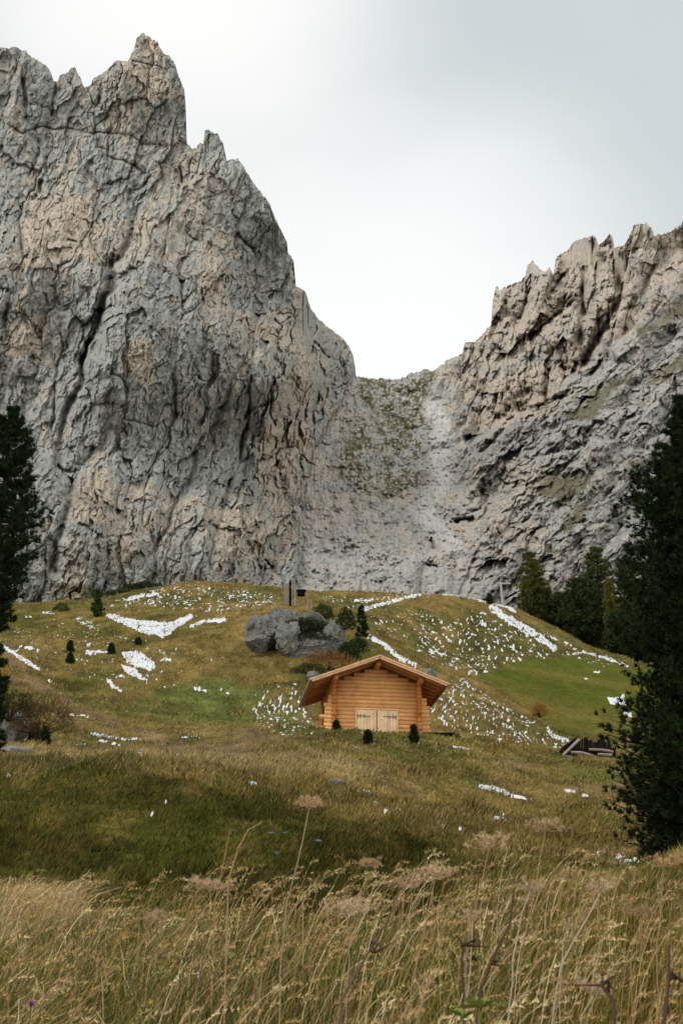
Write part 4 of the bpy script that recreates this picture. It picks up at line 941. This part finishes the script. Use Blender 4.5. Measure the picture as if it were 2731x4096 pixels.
for s in (-1, 1):
    M_ = np.array([[s / math.hypot(1, SL), 0, s * SL / math.hypot(1, SL)], [0, 1, 0], [-SL / math.hypot(1, SL), 0, 1 / math.hypot(1, SL)]]); T0 = np.array([0, 0, ZR])
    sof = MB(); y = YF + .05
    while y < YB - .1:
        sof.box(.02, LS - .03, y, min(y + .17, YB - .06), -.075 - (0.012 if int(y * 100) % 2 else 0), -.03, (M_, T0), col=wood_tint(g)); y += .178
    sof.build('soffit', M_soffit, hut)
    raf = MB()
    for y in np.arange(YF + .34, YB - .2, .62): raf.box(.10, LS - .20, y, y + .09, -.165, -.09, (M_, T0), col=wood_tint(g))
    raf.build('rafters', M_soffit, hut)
    bb = MB(); bb.box(-.02, LS + .02, YF - .035, YF - .003, -.165, .006, (M_, T0)); bb.box(-.02, LS + .03, YF - .06, YF - .037, -.05, .03, (M_, T0), col=(1.1, 1.08, 1.05)); bb.build('barge_board', M_board, hut)
    eb = MB(); eb.box(LS + .002, LS + .032, YF - .02, YB, -.12, -.005, (M_, T0), col=(.9, .9, .9)); eb.tube([np.array([s * (HS + .06), YF - .04, ZR - SL * HS - .03]), np.array([s * (HS + .06), YB, ZR - SL * HS - .03])], .05, 10, col=(1.3, 1.3, 1.35)); eb.build('eave_board', M_shingle, hut)
for s in (-1, 1):
    cx = s * .515
    d = empty('door', (0, 0, 0)); d.parent = hut
    m = MB()
    for k in range(6):
        x0 = cx - .49 + k * .163; m.box(x0 + .003, x0 + .160, -.175, -.135, -.1, 1.50, col=wood_tint(g) if k % 2 else (1.02, 1, .98))
    m.build('door_leaf', M_door, d)
    m = MB(); yh = -.182; xo = s * .99; zz0 = 1.18
    m.box(min(xo, xo - s * .66), max(xo, xo - s * .66), yh - .008, yh, zz0 - .018, zz0 + .018)
    for q, dz in ((.10, 1), (.10, -1), (.30, 1), (.30, -1)):
        t = np.linspace(0, 1.5 * math.pi, 12); r = .055 * (1 - .12 * t)
        m.tube(np.column_stack([xo - s * (q + .05 + r * np.cos(t)), np.full(12, yh - .006), zz0 + dz * (.045 + r * np.sin(t) * 1.0)]), .009, 5)
    m.tube([(xo - s * .02, yh - .006, zz0 + .10), (xo - s * .02, yh - .006, zz0 - .12)], .014, 6)
    m.build('hinge', M_iron, d)
m = MB(); m.box(-1.085, -1.025, -.165, -.10, -.1, 1.54); m.box(1.025, 1.085, -.165, -.10, -.1, 1.54); m.box(-1.085, 1.085, -.17, -.10, 1.542, 1.60); m.build('door_frame', M_door, hut)
# plank pile right of the hut
root = empty('plank_pile', on_ground(436, 70.5)); root.rotation_euler = (0, 0, R(3)); tag(root, 'low dark plank pile lying right of the log hut', 'planks')
for k, (x0, x1, z0, z1, y0, cn) in enumerate([(-.75, .70, .10, .22, 0, 0), (-.68, .78, .24, .33, .08, 1), (-.70, .55, .0, .08, -.1, 0)]):
    m = MB(); m.box(x0, x1, y0, y0 + .5, z0, z1); m.build('plank', M_dark if k < 2 else M_old, root)

# ------------------------------------------------------------------ collapsed shed
zs = 1 / 4.48 / 4.004
def SH(x, y, Y=None): return at((2150 + x / 4.48) / 4.004, (2880 + y / 4.48) / 4.004, Y)
Ys = y_for(580, 757, 68, 84)
shed = empty('collapsed_shed', on_ground(583, Ys)); tag(shed, 'collapsed blackened wooden shed lying at the edge of the green hollow', 'ruined shed')
so = np.array(shed.location)
def slab(name, pts, mat, th=.05, parent=shed):
    P = np.array([SH(x, y, Y) for x, y, Y in pts]) - so; n_ = len(P)
    nrm = unit(np.cross(P[1] - P[0], P[2] - P[0])) * th
    V = np.concatenate([P, P + nrm]); m = MB()
    m.add(V, [[tuple(range(n_))], [tuple(range(n_, 2 * n_))[::-1]], [(i, n_ + i, n_ + (i + 1) % n_, (i + 1) % n_) for i in range(n_)]])
    return m.build(name, mat, parent)
g = np.random.default_rng(9)
# ragged roof: many rotten boards side by side leaning back
m = MB(); xs = np.arange(440, 1300, 42); prof_x = [440, 520, 680, 760, 830, 960, 1040, 1055, 1130, 1180, 1190, 1290, 1310]; prof_y = [560, 470, 350, 360, 345, 375, 440, 370, 320, 320, 400, 430, 520]
for x in xs:
    yt = np.interp(x, prof_x, prof_y) + g.uniform(-18, 26); yb = 560 + g.uniform(-10, 20) if x > 900 else 660
    a = SH(x, yb, Ys + .5) - so; b_ = SH(x + g.uniform(-12, 12), yt, Ys + 1.7 + g.uniform(-.1, .1)) - so; w_ = 44 * zs * 75 / F * 1.0
    wv = np.array([w_ * g.uniform(.75, 1.05), 0, 0]); th_ = np.array([0, .05, .03])
    V = np.array([a, a + wv, b_ + wv, b_, a + th_, a + wv + th_, b_ + wv + th_, b_ + th_]); m.add(V, [[(0, 1, 2, 3), (7, 6, 5, 4), (0, 4, 5, 1), (1, 5, 6, 2), (2, 6, 7, 3), (3, 7, 4, 0)]], (1, 1, 1))
m.build('roof', M_dark, shed)
m = MB(); m.tube([SH(300, 715, Ys - .6) - so, SH(470, 520, Ys + .1) - so, SH(690, 355, Ys + .9) - so], [.07, .09, .08], 6); m.build('dark_rafter', M_dark, shed)
m = MB(); a = SH(395, 700, Ys - .5) - so; b_ = SH(735, 368, Ys + .7) - so; m.tube([a, (a + b_) / 2, b_], [.06, .085, .09], 4); m.build('rafter', M_old, shed)
m = MB(); m.tube([SH(590, 592, Ys - .3) - so, SH(780, 605, Ys - .35) - so, SH(1000, 650, Ys - .4) - so], [.07, .10, .04], 6); m.build('beam', M_old, shed)
m = MB(); m.tube([SH(920, 540, Ys - .2) - so, SH(1150, 550, Ys - .1) - so, SH(1350, 580, Ys) - so], [.06, .07, .07], 6); m.build('beam', M_old, shed)
m = MB(); m.tube([SH(1080, 625, Ys - .4) - so, SH(1330, 640, Ys - .3) - so], [.06, .07], 6); m.build('beam', M_old, shed)
m = MB(); m.tube([SH(855, 705, Ys - .3) - so, SH(855, 640, Ys - .3) - so], .06, 6); m.build('post', M_old, shed)
m = MB(); c0 = SH(560, 640, Ys + .5) - so; c1 = SH(1330, 700, Ys + 1.6) - so; m.box(c0[0], c1[0], c0[1], c1[1], -.1, c0[2] + .3); m.build('wall', M_dark, shed)
rock('stone', 341, 512, 1, (.2, .15, .14), 'round pale stone under the fallen rafter of the collapsed shed', 200, M_stone, sub=3, cat='stone').location = SH(528, 680, Ys - .5)

# ------------------------------------------------------------------ wooden stand on the outcrop, lift pylon
Yt_ = 103.
def TP_(x, y, Y=Yt_): return at(224.8 + x * .1115, 562 + y * .1115, Y)
base = TP_(580, 392); st = empty('wooden_stand', base); tag(st, 'weathered wooden stand with upright boards and a dark box on top of the outcrop', 'wooden stand')
def part_tube(name, a, b_, r, mat, n_=6, Y0=Yt_, Y1=Yt_): m = MB(); m.tube([TP_(*a, Y0) - base, TP_(*b_, Y1) - base], r, n_); return m.build(name, mat, st)
m = MB(); q = [TP_(525, 385, Yt_ - .3) - base, TP_(572, 392, Yt_) - base, TP_(580, 175, Yt_) - base, TP_(535, 200, Yt_ - .3) - base]
V = np.array(q + [v + np.array([0, .06, 0]) for v in q]); m.add(V, [[(0, 1, 2, 3), (7, 6, 5, 4), (0, 4, 5, 1), (1, 5, 6, 2), (2, 6, 7, 3), (3, 7, 4, 0)]]); m.build('board_panel', M_old, st)
part_tube('post', (583, 395), (583, 172), .085, M_dark); part_tube('post', (604, 395), (606, 190), .06, M_old, Y0=Yt_ + .4, Y1=Yt_ + .4); part_tube('post', (632, 395), (628, 205), .08, M_old)
part_tube('brace', (600, 370), (640, 290), .05, M_old)
m = MB(); c = TP_(680, 280) - base; m.box(c[0] - .28, c[0] + .30, -.25, .25, c[2] - .18, c[2] + .17); m.box(c[0] - .32, c[0] + .36, -.3, .3, c[2] + .172, c[2] + .215); m.build('box', M_dark, st)
for a in ((740, 400, 742, 295), (772, 420, 768, 330)):
    p0 = TP_(a[0], a[1], Yt_); r_ = empty('fence_post', p0); tag(r_, 'thin weathered post on the outcrop, ' + ('nearer to the wooden stand' if a[0] == 740 else 'farther from the wooden stand, by the pine bush'), 'post')
    m = MB(); m.tube([(0, 0, -.3), (0, 0, (TP_(a[2], a[3]) - p0)[2])], [.06, .045], 6); m.build('pole', M_old, r_)
Yp = 200.; pb = at(502.5, 606, Yp); py_ = empty('lift_pylon', pb); tag(py_, 'thin grey steel lift pylon behind the crest of the snowy hill', 'pylon')
m = MB(); m.tube([(0, 0, -2), (-.2, 0, (at(502, 584, Yp) - pb)[2])], [.22, .16], 8); m.build('mast', M_steel, py_)
m = MB(); hz = (at(502, 583.5, Yp) - pb)[2]; m.box(-.9, 1.2, -.1, .1, hz - .1, hz + .12); m.build('crossarm', M_steel, py_)
m = MB(); m.tube([at(504, 599, Yp) - pb, at(516, 592, Yp) - pb], .16, 6); m.build('walkway', M_dark, py_)

# ------------------------------------------------------------------ dried plants close to the camera
C_st = (.30, .20, .11); C_wh = (.40, .33, .25); C_br = (.085, .055, .035)
def umbel(px, py, Y, R_, label, path=None, kind='full', col=C_st, ucol=(.56, .40, .22), seed=0, tilt=0., thick=.005):
    g = np.random.default_rng(seed + 500); head = at(px, py, Y); ucol = tuple(np.array(ucol) * np.array((1.25, 1.1, .9)))
    pts = [at(x, y, Y) for x, y in (path or [])]
    last = pts[-1] if pts else head + np.array([-.10, 0, -.35])
    gx = last[0] + (last[0] - head[0]) * .35; gxz = gz(gx, Y)
    base = np.array([gx, Y, gxz - .03])
    if last[2] < base[2] + .08: pts = [p for p in pts if p[2] > base[2] + .1]
    chain = [base] + pts[::-1] + [head]
    # resample smooth
    ch = np.array(chain); d = np.concatenate([[0], np.cumsum(np.linalg.norm(np.diff(ch, axis=0), axis=1))]); t = np.linspace(0, d[-1], 12)
    ch = np.stack([np.interp(t, d, ch[:, j]) for j in range(3)], -1) + g.normal(0, .003, (12, 3)); ch[-1] = head
    root = empty('dried_umbel_plant', base); tag(root, label, 'dried plant', 'dried hogweed stalks in the foreground grass')
    m = MB(); thick = thick * (.5 if kind == 'full' else .4); m.tube(ch - base, np.linspace(thick * 1.5, thick, 12), 6, col=col)
    if seed % 2: p = ch[6] - base; m.tube([p, p + np.array([.06, 0, .05]), p + np.array([.13, 0, .10])], [thick, thick * .7, .001], 5, col=col)
    m.build('stem', M_blade, root)
    m = MB(); h0 = head - base; ax = unit(np.array([tilt, -.15, 1.])); nray = 20 if kind == 'full' else 13
    tips = []
    for k in range(nray):
        az = k * 2.39996; rr = R_ * math.sqrt((k + .5) / nray); 
        tip = h0 + np.array([math.cos(az) * rr, math.sin(az) * rr, 0]) + ax * (R_ * .45 - .35 * rr ** 2 / R_ + g.normal(0, .12) * R_) ; tip[:2] += g.normal(0, .10 * R_, 2); tip[0] += tilt * rr * .3
        if kind != 'full': tip = h0 + unit(np.array([math.cos(az) * 1., math.sin(az) * .7, .55 + g.uniform(-.5, .5)])) * R_ * g.uniform(.6, 1.1)
        tip = h0 + (tip - h0) * g.uniform(.7, 1.1); mid = h0 + (tip - h0) * .5 + np.array([0, 0, -.10 * R_]); m.tube([h0, mid, tip], [thick * .45, thick * .35, thick * .25], 4, col=ucol, cap=False); tips.append(tip)
    m.build('umbel_rays', M_blade, root)
    tips = np.array(tips)
    P = np.repeat(tips, 9 if kind == 'full' else 4, 0); P = P + g.normal(0, R_ * (.13 if kind == 'full' else .05), P.shape) * np.array([1, 1, .5])
    if kind != 'full': P = np.concatenate([P] + [h0 + (tips - h0) * q for q in (.35, .5, .65, .8, .9)] + [np.repeat(h0[None], 6, 0)])
    V, Fc, C = needles(P, np.tile([0, 0, 1.], (len(P), 1)), 5, R_ * .26, R_ * .030, .7, ucol, g, .3)
    link('flower_heads', mesh_np('flower_heads', V, [Fc], False, C), M_blade, root)
    return root
U = umbel
U(205, 889, 6.6, .088, 'sharpest flat grey umbel on a dark upright stalk left of centre', [(204, 930), (206, 950), (198, 985), (194, 1015)], col=(.16, .11, .07), ucol=(.38, .31, .22), seed=1, thick=.0065)
U(157, 920, 7.4, .075, 'low domed grey umbel left of the sharpest flat umbel', [(155, 950), (150, 990)], col=(.16, .11, .07), ucol=(.36, .29, .2), seed=2)
U(228, 890, 8.0, .06, 'faint umbel just behind the right rim of the sharpest flat umbel', [(226, 930)], seed=3, ucol=(.34, .27, .18))
U(309, 806, 5.6, .062, 'highest umbel, alone against the dark bank', [(303, 840), (290, 890), (283, 930)], seed=4, col=(.30, .22, .14), ucol=(.42, .32, .22), thick=.0045)
U(489, 847, 5.8, .085, 'blurred tan umbel right of centre at shoulder height of the bank', [(480, 890), (465, 950)], seed=5, ucol=(.40, .32, .23))
U(545, 830, 6.4, .085, 'blurred tan umbel highest on the right side', [(536, 880), (520, 950)], seed=6, ucol=(.36, .28, .20))
U(434, 879, 5.6, .09, 'broad feathery tan umbel in the centre of the dry plants', [(424, 930), (410, 990)], seed=7, ucol=(.40, .32, .23))
U(404, 886, 6.6, .075, 'feathery tan umbel touching the left side of the broad central one', [(400, 930), (385, 990)], seed=8, ucol=(.34, .27, .19))
U(369, 866, 7.0, .06, 'small tan umbel standing above its neighbours left of the central group', [(380, 880), (362, 930), (342, 1000)], seed=9, ucol=(.34, .26, .17), col=(.13, .09, .06))
U(346, 914, 5.4, .085, 'pale drooping umbel at the left end of the central group', [(352, 950), (345, 1000)], seed=10, ucol=(.42, .36, .28), tilt=.3)
U(530, 890, 6.0, .07, 'skeletal whitish umbel with spread spokes on a kinked pale stalk', [(522, 915), (513, 951), (508, 1020)], 'open', C_wh, C_wh, 11, thick=.007)
U(600, 892, 5.8, .085, 'skeletal pale umbel on the longest leaning stalk at the right', [(585, 920), (563, 955), (551, 1023)], 'open', C_wh, C_wh, 12, thick=.0075)
U(593, 995, 4.9, .075, 'pale star-shaped umbel low at the right near the bottom edge', [(580, 1015)], 'open', C_wh, C_wh, 13)
U(663, 866, 6.2, .06, 'tan skeletal umbel against the black pine, left of the pair', [(661, 900), (655, 950)], 'open', (.30, .2, .12), (.42, .30, .18), 14)
U(679, 863, 5.8, .06, 'tan umbel against the black pine, right of the pair at the edge', [(676, 900), (668, 945), (663, 1020)], 'full', (.16, .10, .06), (.40, .29, .18), 15)
U(567, 927, 6.5, .045, 'small skeletal umbel left of the longest leaning stalk', [(563, 950), (558, 1000)], 'open', C_wh, C_wh, 16)
U(472, 921, 5.5, .06, 'bent whitish umbel spreading sideways below the central group', [(470, 950), (466, 1000)], 'open', C_wh, C_wh, 17, tilt=.6)
U(640, 915, 7.2, .07, 'dull umbel between the longest stalk and the black pine', [(630, 960)], seed=18, ucol=(.28, .21, .14))
def stalk(pts, Y, r, label, col=C_br, seed=0):
    g = np.random.default_rng(seed); P = [at(x, y, Y) for x, y in pts]; gx = P[-1][0]; base = np.array([gx, Y, gz(gx, Y) - .03]); P = P[::-1]
    if P[0][2] > base[2]: P = [base] + P
    root = empty('dry_stalk', base); tag(root, label, 'dry stalk', 'dark dry stalks in the foreground'); m = MB()
    P = np.array(P); m.tube(P - base, np.linspace(r * 1.3, r * .7, len(P)), 6, col=col); m.build('stem', M_blade, root)
    m = MB(); k = P[len(P) // 2] - base
    for s in range(3): m.tube([k, k + g.normal(0, .012, 3) + np.array([.015, 0, .01]), k + g.normal(0, .02, 3) + np.array([.035, 0, .0])], [r * .7, r * 1.2, .001], 5, col=tuple(np.array(col) * .6))
    m.build('withered_leaf', M_blade, root)
stalk([(513, 890), (509, 925), (500, 941), (489, 965), (480, 990), (476, 1022)], 5.4, .006, 'dark brown stalk leaning left of the skeletal whitish umbel', seed=1)
stalk([(478, 880), (476, 900), (470, 960), (454, 1022)], 5.9, .004, 'thin dark stalk below the bent whitish umbel', seed=2)
stalk([(455, 935), (463, 945), (461, 960)], 5.2, .005, 'short crooked dark twig in the middle of the dry grass', seed=3)
stalk([(398, 895), (385, 925), (369, 950), (352, 980), (341, 1000)], 5.0, .0045, 'long dark stalk slanting down left at the centre bottom', (.12, .08, .05), 4)
stalk([(668, 945), (668, 980), (663, 1022)], 4.6, .006, 'upright dark stalk below the umbel pair at the right edge', seed=5)
stalk([(560, 985), (600, 985), (612, 1000)], 4.8, .006, 'dark broken twig beside the pale star-shaped umbel', seed=6)
stalk([(230, 828), (224, 860), (215, 900)], 7.0, .0028, 'single thin red-brown stalk rising left of the highest umbel', (.30, .17, .08), 7)
stalk([(262, 822), (248, 830), (238, 848), (228, 880)], 6.6, .0035, 'brown stalk with a bent tip left of the highest umbel', (.33, .21, .11), 8)
# dark withered leaves at the sharp umbel's foot, green leafy plant, thistle
def leafplant(name, px, py, Y, label, col, n, ln, wd, seed, up=.6, cat='leafy plant'):
    g = np.random.default_rng(seed); p = at(px, py, Y); root = empty(name, p); tag(root, label, cat); m = MB()
    for k in range(n):
        az = g.uniform(0, 6.28); d = unit(np.array([math.cos(az), math.sin(az) * .6, up * g.uniform(.4, 1.4)])); sd = unit(np.cross(d, [0, 0, 1.])) * wd; L_ = ln * g.uniform(.6, 1.1)
        a = np.zeros(3); t1 = d * L_ * .45 + sd; t2 = d * L_ * .45 - sd; e = d * L_ + np.array([0, 0, -.25 * L_]); mid = d * L_ * .5 + np.array([0, 0, -.012])
        m.add([a, t1, e, mid, t2], [[(0, 1, 3), (1, 2, 3), (0, 3, 4), (3, 2, 4)]], np.array(col) * g.uniform(.7, 1.2))
    m.build('leaves', M_blade, root)
    if up < .5: return root
    m = MB(); m.tube([(0, 0, 0), (0, 0, gz(p[0], Y) - p[2])], .004, 5, col=np.array(col) * .7); m.build('stem', M_blade, root); return root
leafplant('leafy_herb', 478, 1008, 4.6, 'yellow-green leafy herb at the bottom edge right of centre', (.22, .26, .06), 9, .085, .018, 1)
leafplant('leafy_herb', 462, 1016, 4.5, 'small green herb left of the yellow-green one at the bottom edge', (.15, .20, .05), 7, .06, .014, 2)
p = at(31, 1006, 5.3); th = empty('thistle', p); tag(th, 'small purple flower in the grass at the bottom left', 'flower')
V, Fc, C = needles(np.zeros((1, 3)), np.array([[.4, -.2, .8]]), 40, .028, .004, .5, (.22, .04, .25), rng); link('blossom', mesh_np('blossom', V, [Fc], False, C), M_blade, th)
m = MB(); m.tube([(0, 0, 0), (0, 0, gz(p[0], 5.3) - p[2])], .003, 5, col=(.1, .12, .04)); m.build('stem', M_blade, th)
# big straw tussock on the left
g = np.random.default_rng(31); tp = on_ground(2, 10.6); n = 4200
t_root = empty('grass_tussock', tp); tag(t_root, 'pale straw grass tussock combed over to the right at the left edge', 'grass tussock')
r0 = g.normal(0, .13, (n, 2)) * np.array([1.3, 1]); P = np.column_stack([r0, np.zeros(n)]); 
hh = g.uniform(.5, .95, n); grp = g.uniform(0, 1, n) < .5
lx = np.where(grp, g.normal(.25, .25, n), g.normal(1.25, .35, n)); hh = np.where(grp, hh, hh * .62)
for i_, sg in enumerate((0,)):
    V, Fq, Ft, C = blades(P, hh, g.uniform(.004, .009, n), np.column_stack([lx, g.normal(-.1, .25, n)]), np.array((.74, .58, .32)) * g.uniform(.55, 1.15, (n, 1)), g, 5, .45)
link('blades', mesh_np('blades', V, Fq + [Ft], False, C), M_blade, t_root)

# ------------------------------------------------------------------ camera, light, sky
cam = bpy.data.cameras.new('camera'); cam.sensor_fit = 'VERTICAL'; cam.sensor_height = 36; cam.lens = 50; cam.clip_end = 5000; cam.clip_start = .05
cam.dof.use_dof = True; cam.dof.focus_distance = 76; cam.dof.aperture_fstop = 9
co = bpy.data.objects.new('camera', cam); COL.objects.link(co); co.location = (0, 0, EYE); co.rotation_euler = (math.pi / 2 + PITCH, 0, 0); sc.camera = co
SUN_EL, SUN_AZ = R(44), R(-118)          # azimuth from +Y towards +X
sd_ = np.array([math.sin(SUN_AZ) * math.cos(SUN_EL), math.cos(SUN_AZ) * math.cos(SUN_EL), math.sin(SUN_EL)])
sl = bpy.data.lights.new('sun', 'SUN'); sl.energy = 1.5; sl.angle = R(22); sl.color = (1, .965, .91)
so_ = bpy.data.objects.new('sun', sl); COL.objects.link(so_)
import mathutils
so_.rotation_euler = mathutils.Vector(-sd_).to_track_quat('-Z', 'Y').to_euler()
w = bpy.data.worlds.new('World'); sc.world = w; w.use_nodes = True; nt = w.node_tree; bg = nt.nodes['Background']
sky = nd(nt, 'ShaderNodeTexSky', sky_type='NISHITA', sun_disc=False, sun_elevation=SUN_EL, sun_rotation=SUN_AZ)
tc = nd(nt, 'ShaderNodeTexCoord').outputs['Generated']
n1 = noise(nt, tc, 2.2, 4, .5, (1, 1, 1.6), .3)
cloud = ramp(nt, n1, .3, .75, (5.75, 6.3, 6.4), (6.3, 6.8, 6.9))
def glow(px, py, k0, k1):
    d = at(px, py, 1.) - np.array([0, 0, EYE]); d = unit(d)
    vm = nd(nt, 'ShaderNodeVectorMath', operation='DOT_PRODUCT'); L(nt, tc, vm.inputs[0]); vm.inputs[1].default_value = tuple(d)
    ad = nd(nt, 'ShaderNodeMath', operation='ADD'); nn_ = nd(nt, 'ShaderNodeMath', operation='MULTIPLY_ADD'); L(nt, n1, nn_.inputs[0]); nn_.inputs[1].default_value = .03; nn_.inputs[2].default_value = -.015
    L(nt, vm.outputs['Value'], ad.inputs[0]); L(nt, nn_.outputs[0], ad.inputs[1]); ad.use_clamp = True
    mr = nd(nt, 'ShaderNodeMapRange', interpolation_type='SMOOTHERSTEP'); L(nt, ad.outputs[0], mr.inputs[0]); mr.inputs[1].default_value = k0; mr.inputs[2].default_value = k1; return mr.outputs[0]
c = mixc(nt, glow(385, 370, .966, 1.003), cloud, (9.6, 9.7, 9.6))
c = mixc(nt, glow(180, -30, .975, 1.004), c, (9.9, 9.8, 9.6))
sx = nd(nt, 'ShaderNodeSeparateXYZ'); L(nt, tc, sx.inputs[0])
bk_ = nd(nt, 'ShaderNodeMapRange'); L(nt, sx.outputs['Y'], bk_.inputs[0]); bk_.inputs[1].default_value = .35; bk_.inputs[2].default_value = -.45; bk_.interpolation_type = 'SMOOTHSTEP'
c = mixc(nt, bk_.outputs[0], c, (12.5, 12.3, 12.0))
c = mixc(nt, .93, sky.outputs[0], c)
L(nt, c, bg.inputs['Color']); bg.inputs['Strength'].default_value = .11
sc.view_settings.view_transform = 'Standard'; sc.view_settings.look = 'None'; sc.view_settings.exposure = 0; sc.view_settings.gamma = 1
sc.cycles.max_bounces = 5; sc.cycles.diffuse_bounces = 3; sc.cycles.transparent_max_bounces = 4
